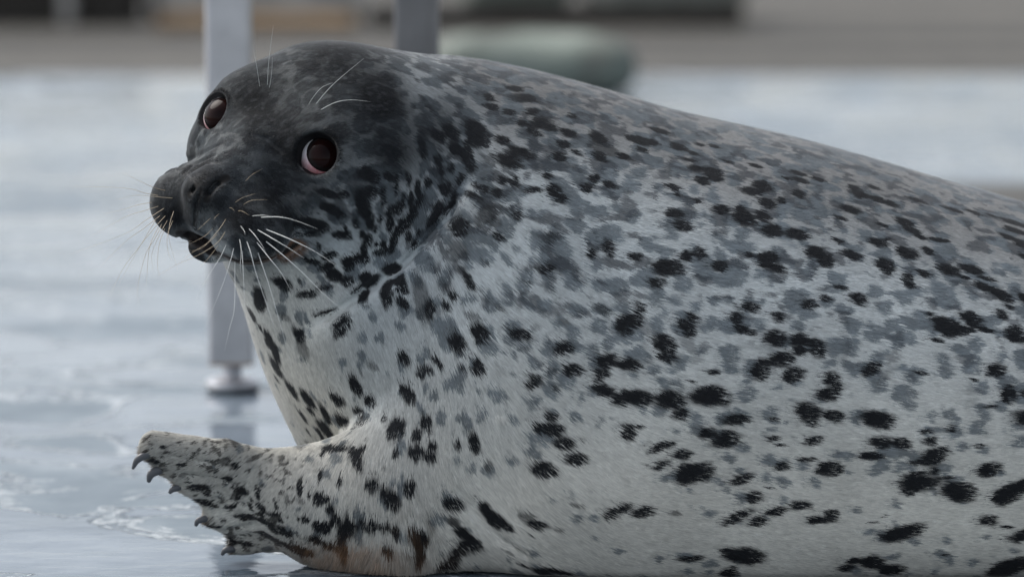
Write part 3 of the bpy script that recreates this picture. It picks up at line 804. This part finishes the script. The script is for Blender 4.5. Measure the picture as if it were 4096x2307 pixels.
def iris_material():
    m = mat("iris", (.02, .006, .005), .04, Specular_IOR_Level=.09)
    nt = m.node_tree; n = nt.nodes; l = nt.links
    tc = n.new("ShaderNodeTexCoord"); ln_ = n.new("ShaderNodeVectorMath"); ln_.operation = 'LENGTH'
    mp = n.new("ShaderNodeMapping"); mp.inputs["Scale"].default_value = (1, 1, 0)
    l.new(tc.outputs["Object"], mp.inputs[0]); l.new(mp.outputs[0], ln_.inputs[0])
    nz = n.new("ShaderNodeTexNoise"); nz.inputs["Scale"].default_value = 900
    l.new(tc.outputs["Object"], nz.inputs["Vector"])
    ad = n.new("ShaderNodeMath"); ad.operation = 'MULTIPLY_ADD'
    l.new(nz.outputs["Fac"], ad.inputs[0]); ad.inputs[1].default_value = .003; l.new(ln_.outputs["Value"], ad.inputs[2])
    cr = n.new("ShaderNodeValToRGB")
    mr = n.new("ShaderNodeMapRange"); mr.inputs[1].default_value = 0; mr.inputs[2].default_value = .0185
    l.new(ad.outputs[0], mr.inputs[0]); l.new(mr.outputs[0], cr.inputs[0])
    e = cr.color_ramp.elements
    e[0].position = .2; e[0].color = (.006, .002, .002, 1)
    e[1].position = .95; e[1].color = (.012, .010, .010, 1)
    k = e.new(.65); k.color = (.013, .0045, .004, 1)
    k = e.new(.85); k.color = (.012, .005, .0045, 1)
    l.new(cr.outputs[0], n["Principled BSDF"].inputs["Base Color"])
    return m
m_eye, m_iris = eye_material(), iris_material()
def sphere_cap(r, ang, seg=48, rings=20):
    vs, fs = [(0, 0, r)], []
    for i in range(1, rings + 1):
        a = ang * i / rings
        for j in range(seg):
            b = 2 * math.pi * j / seg
            vs.append((r * math.sin(a) * math.cos(b), r * math.sin(a) * math.sin(b), r * math.cos(a)))
    for j in range(seg):
        fs.append((0, 1 + j, 1 + (j + 1) % seg))
        for i in range(rings - 1):
            a0 = 1 + i * seg
            fs.append((a0 + j, a0 + seg + j, a0 + seg + (j + 1) % seg, a0 + (j + 1) % seg))
    return vs, fs
for k, gz_off in ((0, (.16, 0, .36)), (1, (.06, 0, .06))):
    c = EYE_W[k]
    tocam = np.array([0, CAM_Y, CAM_H]) - c; tocam /= np.linalg.norm(tocam)
    if k == 1: tocam = .55 * EYE_NW[1] + .45 * tocam
    g = tocam + np.array(gz_off); g /= np.linalg.norm(g)
    up = np.array([0, 0, 1.0]); x = np.cross(up, g); x /= np.linalg.norm(x); y = np.cross(g, x)
    M = Matrix(((x[0], y[0], g[0], c[0]), (x[1], y[1], g[1], c[1]), (x[2], y[2], g[2], c[2]), (0, 0, 0, 1)))
    vs, fs = sphere_cap(EYE_R * .001, math.pi * .98, 48, 32)
    e = mesh_obj("eye", vs, fs, m_eye)
    e.matrix_world = M
    e.parent = seal; e.matrix_parent_inverse = Matrix.Translation(-Vector(seal.location))
    vs, fs = sphere_cap(EYE_R * .001 + .0004, math.radians(53), 48, 18)
    ir = mesh_obj("iris", vs, fs, m_iris)
    ir.parent = e
e_label = [o for o in seal.children if o.name.startswith("eye")]
e_label[0]["label"] = "dark brown eye showing a pink and white crescent at its lower edge"

# ------------------------------------------------------------------ tubes: claws and whiskers
def spline(pts, n):
    pts = np.array(pts, float)
    if len(pts) == 2: pts = np.array([pts[0], (pts[0] + pts[1]) / 2, pts[1]])
    P = np.concatenate([[2 * pts[0] - pts[1]], pts, [2 * pts[-1] - pts[-2]]])
    out = []
    m = len(pts) - 1
    for i in range(m):
        a, b, c, d = P[i:i + 4]
        for t in np.arange(n) / n:
            out.append(.5 * ((2 * b) + (c - a) * t + (2 * a - 5 * b + 4 * c - d) * t * t + (3 * b - a - 3 * c + d) * t ** 3))
    out.append(pts[-1])
    return np.array(out)
def tube(name, pts, radii, sides, material, flat=(1, 1), side_axis=None):
    pts = np.array(pts)
    n = len(pts)
    tg = np.gradient(pts, axis=0); tg /= np.linalg.norm(tg, axis=1)[:, None] + 1e-12
    ref = np.array([0, 1.0, 0]) if side_axis is None else np.asarray(side_axis, float)
    vs, fs = [], []
    for i in range(n):
        a = ref - tg[i] * (ref @ tg[i]); a /= np.linalg.norm(a) + 1e-9
        b = np.cross(tg[i], a)
        for j in range(sides):
            t = 2 * math.pi * j / sides
            vs.append(pts[i] + radii[i] * (a * math.cos(t) * flat[0] + b * math.sin(t) * flat[1]))
    for i in range(n - 1):
        for j in range(sides):
            k = (j + 1) % sides
            fs.append((i * sides + j, i * sides + k, (i + 1) * sides + k, (i + 1) * sides + j))
    fs.append(tuple(range(sides))[::-1]); fs.append(tuple((n - 1) * sides + j for j in range(sides)))
    return mesh_obj(name, vs, fs, material)
m_claw = mat("claw_horn", (.055, .058, .065), .34)
nt = m_claw.node_tree
nz = nt.nodes.new("ShaderNodeTexNoise"); nz.inputs["Scale"].default_value = 240
cr = nt.nodes.new("ShaderNodeValToRGB"); cr.color_ramp.elements[0].color = (.028, .029, .033, 1); cr.color_ramp.elements[1].color = (.13, .135, .145, 1)
nt.links.new(nz.outputs["Fac"], cr.inputs[0]); nt.links.new(cr.outputs[0], nt.nodes["Principled BSDF"].inputs["Base Color"])
CLAWS = [([(632, 1806), (600, 1812), (552, 1836), (531, 1874)], (14, 15, 13, 5)),
         ([(662, 1876), (632, 1880), (604, 1896), (594, 1926)], (15, 17, 15, 7)),
         ([(740, 1940), (712, 1948), (690, 1957), (678, 1970)], (12, 13, 11, 6)),
         ([(846, 2068), (818, 2074), (792, 2082), (783, 2101)], (12, 13, 11, 6)),
         ([(955, 2190), (930, 2194), (900, 2200), (888, 2217)], (11, 13, 11, 6))]
for (pp, rr), dg in zip(CLAWS, FLIP['digits']):
    yb = dg[2][2]
    ys = [yb - 2, yb - 7, yb - 9, yb - 7]
    P3 = spline([S(u, v, y) for (u, v), y in zip(pp, ys)], 5)
    P3[:, 2] = np.maximum(P3[:, 2], .0035)
    rr = np.interp(np.linspace(0, 3, len(P3)), range(4), rr) * PX * 1.15
    keep(tube("claw", P3, rr, 10, m_claw, (.75, 1.0)), seal)

m_whisk = mat("whisker_pale", (.72, .74, .72), .35)
m_whisk2 = mat("whisker_tan", (.60, .49, .35), .4)
for m_ in (m_whisk, m_whisk2):
    m_.node_tree.nodes["Principled BSDF"].inputs["Transmission Weight"].default_value = .15
hair_bvh = bvh
def hit(u, v):
    o = Vector((0, CAM_Y, CAM_H)); q = Vector(S(u, v, 0)) - o; q.normalize()
    loc, n, i, d = hair_bvh.ray_cast(o, q)
    return np.array(loc) if loc is not None else None
def whisker(pts, k, o, bow, r, m_):
    pts = [(o[0] + x / k, o[1] + y / k) for x, y in pts]
    root = hit(*pts[0])
    if root is None:
        return
    y0 = root[1] * 1000
    L = np.cumsum([0] + [math.dist(a, b) for a, b in zip(pts[:-1], pts[1:])])
    P3 = [root + np.array([0, .004, 0])]
    for p, l in zip(pts[1:], L[1:]):
        P3.append(S(p[0], p[1], y0 - 4 + bow * (l / L[-1]) ** .8))
    P3 = spline(P3, 7)
    t = np.linspace(0, 1, len(P3))
    keep(tube("whisker", P3, r * .0008 * (1.05 - .9 * t ** 1.3), 6, m_), seal)
W1 = (2.418, (500, 550))
for pts, bow, r in [
    ([(1210,765),(1330,752),(1425,765)], -18, .42), ([(1290,778),(1480,768),(1640,800),(1865,885)], -30, .55),
    ([(1330,880),(1600,985),(1850,1110),(2110,1285)], -35, .62), ([(1250,880),(1450,990),(1600,1080),(1735,1170)], -30, .55),
    ([(1335,990),(1520,1130),(1720,1310),(1930,1520),(2157,1707)], -32, .6), ([(1250,990),(1400,1170),(1510,1310),(1627,1518)], -28, .55),
    ([(1180,870),(1260,950),(1330,1050),(1360,1110)], -20, .45), ([(1105,845),(1150,900),(1165,940)], -14, .4),
    ([(1165,980),(1215,1110),(1270,1320),(1380,1640),(1473,1937)], -30, .55), ([(1275,1095),(1330,1240),(1400,1450),(1500,1800),(1608,2188)], -34, .5),
    ([(1100,955),(1125,1100),(1115,1230),(1117,1308)], -18, .42), ([(1130,1075),(1140,1230),(1150,1450),(1158,1707)], -22, .4),
    ([(1055,1050),(1020,1190),(930,1460),(757,1869)], -26, .45), ([(985,1020),(920,1160),(800,1350),(680,1576)], -26, .42),
    ([(1060,1180),(1059,1630),(1010,1850),(962,2062)], -30, .42)]:
    whisker(pts, *W1, bow, r, m_whisk)
for pts, bow, r in [
    ([(985,770),(930,860),(840,970),(720,1080),(470,1105)], -30, .34), ([(980,890),(900,1010),(740,1120),(500,1230),(310,1335)], -35, .36),
    ([(860,870),(760,960),(620,1030)], -22, .3), ([(840,770),(750,850),(700,900)], -18, .28), ([(920,730),(875,770),(860,800)], -10, .28),
    ([(900,930),(800,1020),(640,1120),(540,1200)], -30, .3), ([(905,1040),(820,1150),(720,1260)], -24, .32),
    ([(410,525),(270,480),(140,420),(-20,340)], -8, .32), ([(340,570),(200,540),(0,490),(-520,470)], 5, .36), ([(490,595),(270,570),(100,560),(-80,600)], -10, .34),
    ([(275,630),(130,650),(0,690),(-200,740)], 15, .3), ([(350,660),(180,710),(0,770),(-340,960)], 5, .34), ([(410,665),(200,800),(0,930),(-530,1130)], -8, .36),
    ([(360,740),(180,880),(0,1010),(-250,1260)], 0, .34), ([(410,735),(280,880),(120,1080),(-20,1270),(-150,1540)], -12, .36),
    ([(480,680),(430,850),(430,1000),(510,1280)], -20, .34), ([(470,780),(410,950),(420,1120),(470,1200)], -18, .3), ([(420,780),(330,950),(260,1130),(270,1280)], -14, .32),
    ([(360,820),(300,960),(200,1130),(125,1440),(133,1620)], -10, .34), ([(390,860),(330,1040),(315,1240),(335,1340)], -14, .3), ([(300,790),(200,960),(100,1130),(-60,1420)], 0, .32),
    ([(330,850),(240,1050),(215,1300),(205,1450)], -8, .32), ([(660,1000),(560,1015),(500,1010)], -12, .26)]:
    whisker(pts, *W1, bow, r, m_whisk2)
W3 = (1.382, (500, 100))
for pts, bow, r in [
    ([(1010,450),(1040,400),(1090,345),(1150,320)], -14, .36), ([(1045,450),(1150,330),(1320,185)], -24, .42), ([(1065,480),(1160,430),(1250,415),(1360,425)], -16, .4),
    ([(745,355),(730,240),(705,120)], -12, .34), ([(785,345),(795,200),(820,5)], -20, .4), ([(795,360),(810,270),(815,180)], -12, .32)]:
    whisker(pts, *W3, bow, r, m_whisk)
for pts, bow, r in [
    ([(660,870),(700,830),(760,795)], -14, .3), ([(600,990),(650,955),(730,930)], -14, .3), ([(645,1000),(700,970),(790,965)], -14, .32), ([(570,1015),(590,1012),(607,1032)], -8, .3), ([(615,1030),(650,1030),(690,1055)], -10, .32)]:
    whisker(pts, *W3, bow, r, m_whisk2)
# ------------------------------------------------------------------ setting
def nodes(m): return m.node_tree.nodes, m.node_tree.links, m.node_tree.nodes["Principled BSDF"]
def noise(n, l, vec, scale, detail=4, rough=.55, dist=0.0):
    t = n.new("ShaderNodeTexNoise"); t.inputs["Scale"].default_value = scale
    t.inputs["Detail"].default_value = detail; t.inputs["Roughness"].default_value = rough
    t.inputs["Distortion"].default_value = dist
    l.new(vec, t.inputs["Vector"]); return t.outputs["Fac"]
def ramp(n, l, fac, *stops):
    r = n.new("ShaderNodeValToRGB"); e = r.color_ramp.elements
    e[0].position, e[0].color = stops[0][0], (*stops[0][1], 1)
    e[1].position, e[1].color = stops[-1][0], (*stops[-1][1], 1)
    for p, c in stops[1:-1]:
        k = e.new(p); k.color = (*c, 1)
    l.new(fac, r.inputs[0]); return r.outputs[0]
def mapped(n, l, scale):
    tc = n.new("ShaderNodeTexCoord"); mp = n.new("ShaderNodeMapping")
    mp.inputs["Scale"].default_value = scale
    l.new(tc.outputs["Object"], mp.inputs[0]); return mp.outputs[0]
def rng(n, l, v, a, b, c, d):
    m = n.new("ShaderNodeMapRange"); m.clamp = True
    for i, x in enumerate((a, b, c, d)): m.inputs[i + 1].default_value = x
    l.new(v, m.inputs[0]); return m.outputs[0]
def math_(n, l, op, a, b):
    m = n.new("ShaderNodeMath"); m.operation = op
    for i, x in enumerate((a, b)):
        if isinstance(x, (int, float)): m.inputs[i].default_value = x
        else: l.new(x, m.inputs[i])
    return m.outputs[0]

def deck_material():
    m = mat("wet_painted_deck", (.4, .46, .52), .3)
    n, l, b = nodes(m)
    v = mapped(n, l, (1, 1, 1))
    vs = mapped(n, l, (.55, 1.0, 1))
    blot = noise(n, l, vs, 2.2, 6, .6, .6)
    dirt = noise(n, l, v, 11, 6, .65)
    film = noise(n, l, vs, 4.2, 9, .6, 1.1)          # where water stands
    col = ramp(n, l, math_(n, l, 'ADD', math_(n, l, 'MULTIPLY', blot, .65), math_(n, l, 'MULTIPLY', dirt, .35)),
               (.36, (.088, .118, .144)), (.48, (.145, .18, .21)), (.58, (.225, .26, .29)), (.7, (.33, .36, .38)))
    wet = rng(n, l, film, .485, .50, 0, 1)
    mix = n.new("ShaderNodeMix"); mix.data_type = 'RGBA'
    l.new(wet, mix.inputs["Factor"]); l.new(col, mix.inputs["A"])
    dk = n.new("ShaderNodeMix"); dk.data_type = 'RGBA'; dk.blend_type = 'MULTIPLY'; dk.inputs["Factor"].default_value = 1
    l.new(col, dk.inputs["A"]); dk.inputs["B"].default_value = (.60, .64, .69, 1)
    l.new(dk.outputs["Result"], mix.inputs["B"])
    edge_glint = math_(n, l, 'MULTIPLY', rng(n, l, film, .474, .482, 0, 1), rng(n, l, film, .484, .490, 1, 0))  # bright glint along the water's edge, painted into the colour
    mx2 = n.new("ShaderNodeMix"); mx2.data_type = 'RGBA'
    l.new(math_(n, l, 'MULTIPLY', edge_glint, .5), mx2.inputs["Factor"]); l.new(mix.outputs["Result"], mx2.inputs["A"]); mx2.inputs["B"].default_value = (.72, .75, .77, 1)
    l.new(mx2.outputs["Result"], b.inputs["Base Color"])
    l.new(rng(n, l, wet, 0, 1, .42, .05), b.inputs["Roughness"])
    b.inputs["IOR"].default_value = 1.36
    fine = noise(n, l, v, 120, 4, .6)
    rip = noise(n, l, vs, 16, 3, .5)
    h = math_(n, l, 'ADD', math_(n, l, 'MULTIPLY', rng(n, l, film, .47, .505, 0, 1), .0016),
              math_(n, l, 'ADD', math_(n, l, 'MULTIPLY', math_(n, l, 'MULTIPLY', fine, math_(n, l, 'SUBTRACT', 1.0, wet)), .0005), math_(n, l, 'MULTIPLY', rip, .002)))
    bp = n.new("ShaderNodeBump"); bp.inputs["Strength"].default_value = 1.0; bp.inputs["Distance"].default_value = 1.0
    l.new(h, bp.inputs["Height"]); l.new(bp.outputs[0], b.inputs["Normal"])
    return m
def concrete_material(name, c0, c1, c2, rough=.8):
    m = mat(name, c1, rough)
    n, l, b = nodes(m)
    v = mapped(n, l, (.12, 1.6, 1)); v2 = mapped(n, l, (1, 1, 1))
    f = math_(n, l, 'ADD', math_(n, l, 'MULTIPLY', noise(n, l, v, 1.1, 4, .55), .8), math_(n, l, 'MULTIPLY', noise(n, l, v2, 9, 6, .65), .2))
    l.new(ramp(n, l, f, (.40, c0), (.5, c1), (.58, c2)), b.inputs["Base Color"])
    bp = n.new("ShaderNodeBump"); bp.inputs["Distance"].default_value = .004
    l.new(noise(n, l, v2, 60, 6), bp.inputs["Height"]); l.new(bp.outputs[0], b.inputs["Normal"])
    return m
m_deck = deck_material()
m_conc = concrete_material("weathered_concrete", (.022, .021, .018), (.05, .0475, .041), (.098, .092, .079))
m_mat = concrete_material("bare_concrete", (.05, .049, .044), (.065, .063, .056), (.085, .082, .072), .7)

def slab(name, x0, x1, y0, y1, z0, z1, material):
    bm = bmesh.new()
    bmesh.ops.create_cube(bm, size=1, matrix=Matrix.Translation(((x0 + x1) / 2, (y0 + y1) / 2, (z0 + z1) / 2)) @ Matrix.Diagonal((x1 - x0, y1 - y0, z1 - z0, 1)))
    return bm_obj(name, bm, material)
g = mesh_obj("ground", [(-150, -60, -.03), (150, -60, -.03), (150, 250, -.03), (-150, 250, -.03)], [(0, 1, 2, 3)], m_conc, smooth=False)
g["kind"] = "structure"
Y_EDGE = 6.30
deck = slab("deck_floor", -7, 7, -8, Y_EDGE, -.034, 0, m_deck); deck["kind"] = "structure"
pad = mesh_obj("path", [(.5, .95, .004), (5, .95, .004), (5, 3.52, .004), (.5, 3.52, .004)], [(0, 1, 2, 3)], m_mat, smooth=False)
pad["kind"] = "structure"
far_strip = mesh_obj("edge_strip", [(-9, Y_EDGE + .01, -.026), (9, Y_EDGE + .01, -.026), (9, Y_EDGE + .34, -.026), (-9, Y_EDGE + .34, -.026)], [(0, 1, 2, 3)], m_mat, smooth=False)  # flat concrete strip along the far edge of the deck
far_strip["kind"] = "structure"

# ------------------------------------------------------------------ steel stand behind the seal
def steel(k=1.0):
    m = mat("brushed_steel", (.50, .50, .51), .36, Metallic=1.0)
    n, l, b = nodes(m)
    v = mapped(n, l, (60, 60, 2.0)); v2 = mapped(n, l, (1, 1, 1))
    f = noise(n, l, v, 4, 3)
    l.new(ramp(n, l, noise(n, l, v2, 14, 5), (.3, (.40 * k, .40 * k, .42 * k)), (.7, (.58 * k, .58 * k, .60 * k))), b.inputs["Base Color"])
    l.new(rng(n, l, f, .3, .7, .30, .46), b.inputs["Roughness"])
    return m
m_steel = steel(1.1)
m_steel_shade = steel(.42)  # same steel darkened, the right leg's shade put into its colour
m_rust = mat("rusty_weld", (.30, .17, .07), .7)
m_rubber = mat("black_rubber", (.015, .015, .016), .6)
def lathe(prof, seg=40):
    vs, fs = [], []
    for r, z in prof:
        for j in range(seg):
            a = 2 * math.pi * j / seg
            vs.append((r * math.cos(a), r * math.sin(a), z))
    for i in range(len(prof) - 1):
        for j in range(seg):
            k = (j + 1) % seg
            fs.append((i * seg + j, i * seg + k, (i + 1) * seg + k, (i + 1) * seg + j))
    fs.append(tuple(range(seg))[::-1]); fs.append(tuple((len(prof) - 1) * seg + j for j in range(seg)))
    return vs, fs
LEG_Y = 1.075
LX = [S(923, 900, LEG_Y * 1000)[0], S(1668, 300, LEG_Y * 1000)[0]]
Z_TUBE = S(923, 1440, LEG_Y * 1000)[2]
HW = .0283
TOP_Z = .78
stand = empty("steel_stand", ((LX[0] + LX[1]) / 2, LEG_Y, 0))
tag(stand, "brushed steel stand on square legs with levelling feet behind the seal", "stand")
for x, rot, m_leg in zip(LX, (0.0, 0.0), (m_steel, m_steel_shade)):
    bm = bmesh.new()
    bmesh.ops.create_cube(bm, size=1, matrix=Matrix.Translation((x, LEG_Y, (Z_TUBE + TOP_Z) / 2)) @ Matrix.Rotation(rot, 4, 'Z') @ Matrix.Diagonal((HW * 2, HW * 2, TOP_Z - Z_TUBE, 1)))
    vert = [e for e in bm.edges if abs((e.verts[0].co - e.verts[1].co).z) > .1]
    bmesh.ops.bevel(bm, geom=vert, offset=.006, segments=4, affect='EDGES', profile=.5)
    leg = keep(bm_obj("leg", bm, m_leg, None, False), stand)
    def sub(name, prof, m_):
        vs, fs = lathe(prof)
        o = mesh_obj(name, [(vx + x, vy + LEG_Y, vz) for vx, vy, vz in vs], fs, m_)
        o.data.set_sharp_from_angle(angle=math.radians(40))
        o.parent = leg; o.matrix_parent_inverse = Matrix.Identity(4)
        return o
    zt = Z_TUBE
    pl = slab("end_plate", x - HW + .001, x + HW - .001, LEG_Y - HW + .001, LEG_Y + HW - .001, zt - .003, zt + .0005, m_rust)
    pl.parent = leg
    sub("foot_stem", [(.0135, zt - .002), (.0135, zt - .007), (.0125, zt - .009), (.0125, .016), (.015, .0145), (.015, .011)], m_steel)
    sub("foot_disc", [(.010, .0175), (.018, .017), (.029, .0155), (.0333, .0142), (.0345, .012), (.0345, .007), (.033, .0045)], m_steel)
    sub("foot_pad", [(.0325, .0046), (.0325, .0)], m_rubber)
bm = bmesh.new()
bmesh.ops.create_cube(bm, size=1, matrix=Matrix.Translation(((LX[0] + LX[1]) / 2, LEG_Y + .02, TOP_Z + .012)) @ Matrix.Diagonal((.42, .30, .024, 1)))
bmesh.ops.bevel(bm, geom=bm.edges[:], offset=.004, segments=2, affect='EDGES')
keep(bm_obj("top_plate", bm, m_steel), stand)

# ------------------------------------------------------------------ far things at the back of the enclosure
def float_material(name, c0, c1, c2):
    m = mat(name, c1, .75)
    n, l, b = nodes(m)
    v = mapped(n, l, (1, 1, 1))
    l.new(ramp(n, l, noise(n, l, v, 7, 6, .6), (.35, c0), (.5, c1), (.66, c2)), b.inputs["Base Color"])
    return m
def boulder(name, cx, cy, z0, lx, ly, lz, material, seed, taper=.35):
    """a long worn block with rounded ends, undercut near the ground"""
    bm = bmesh.new()
    bmesh.ops.create_icosphere(bm, subdivisions=5, radius=1)
    rs = np.array([v.co[:] for v in bm.verts])
    p = np.sign(rs) * np.abs(rs) ** np.array([.45, .6, .7])
    p = p * np.array([lx / 2, ly / 2, lz / 2])
    nn = rs / np.linalg.norm(rs, axis=1)[:, None]
    q = p + nn * ((fbm(p + seed, .16, seed) - .5) * .055)[:, None]
    for v, c in zip(bm.verts, q):
        v.co = (c[0] + cx, c[1] + cy, c[2] + z0 + lz / 2)
    return bm_obj(name, bm, material, None, True)
m_mint = float_material("mint_paint", (.11, .12, .105), (.15, .18, .157), (.20, .225, .20))
m_pale = float_material("pale_paint", (.14, .15, .135), (.22, .235, .21), (.28, .285, .26))
m_dark = mat("dark_timber_and_shade", (.03, .026, .021), .7)  # seat timber, and the dark used where shade is built in
m_tan = float_material("tan_timber", (.16, .11, .06), (.25, .165, .085), (.30, .2, .11))
m_grey = float_material("grey_stone", (.25, .245, .23), (.36, .35, .33), (.42, .41, .39))
def wx(u, y): return S(u, 300, y * 1000)[0]
y1 = 5.72
b1 = boulder("mooring_block", (wx(1650, y1) + wx(2535, y1)) / 2, y1, -.006, wx(2535, y1) - wx(1650, y1), .34, .155, m_mint, 3)
tag(b1, "pale mint green rounded block lying across the deck edge", "block")
y2 = 8.95
b2 = boulder("mooring_block", (wx(1830, y2) + wx(2300, y2)) / 2, y2 + .1, .0, wx(2300, y2) - wx(1830, y2), .4, .26, m_mint, 9)
tag(b2, "pale green rounded block over a dark shade strip, beside the steel leg", "block")
b3 = boulder("mooring_block", (wx(2330, y2) + wx(3000, y2)) / 2, y2 + .1, .0, wx(3000, y2) - wx(2330, y2), .4, .26, m_pale, 14)
tag(b3, "greyish rounded block with a tapering end over the dark shade strip", "block")
def beam(name, x0, x1, yc, w, z0, z1, material):
    bm = bmesh.new()
    bmesh.ops.create_cube(bm, size=1, matrix=Matrix.Translation(((x0 + x1) / 2, yc, (z0 + z1) / 2)) @ Matrix.Diagonal((x1 - x0, w, z1 - z0, 1)))
    bmesh.ops.bevel(bm, geom=bm.edges[:], offset=min(.012, (z1 - z0) * .3), segments=2, affect='EDGES')
    return bm_obj(name, bm, material)
bb = beam("block_shade", wx(1480, y2), wx(2960, y2), y2 - .12, .14, -.031, .045, m_dark)  # dark strip built in for the shade beneath the blocks
tag(bb, "long dark strip put in for the shade under the rounded blocks", "strip")
# dark low bench on the left with one pale post
bench = empty("low_bench", (wx(200, y2), y2, -.03))
tag(bench, "dark low bench with a pale post at the rear of the concrete", "bench")
keep(beam("seat_board", wx(-420, y2), wx(560, y2), y2 + .12, .5, .16, .24, m_dark), bench)
keep(beam("under_seat_shade", wx(-420, y2), wx(535, y2), y2 + .16, .36, -.029, .158, m_dark), bench)  # dark block put in for the shade under the seat
keep(beam("post", wx(262, y2), wx(312, y2), y2 - .10, .05, -.029, .158, m_grey), bench)
tb = beam("timber_plank", wx(660, y2), wx(1440, y2), y2 - .25, .22, -.031, .012, m_tan)
tag(tb, "flat tan wooden plank lying on the concrete", "plank")
st_ = boulder("stone_block", (wx(560, y2) + wx(1440, y2)) / 2, y2 + .22, -.045, wx(1440, y2) - wx(560, y2), .4, .2, m_grey, 21)
tag(st_, "long pale grey stone block behind the tan plank", "block")
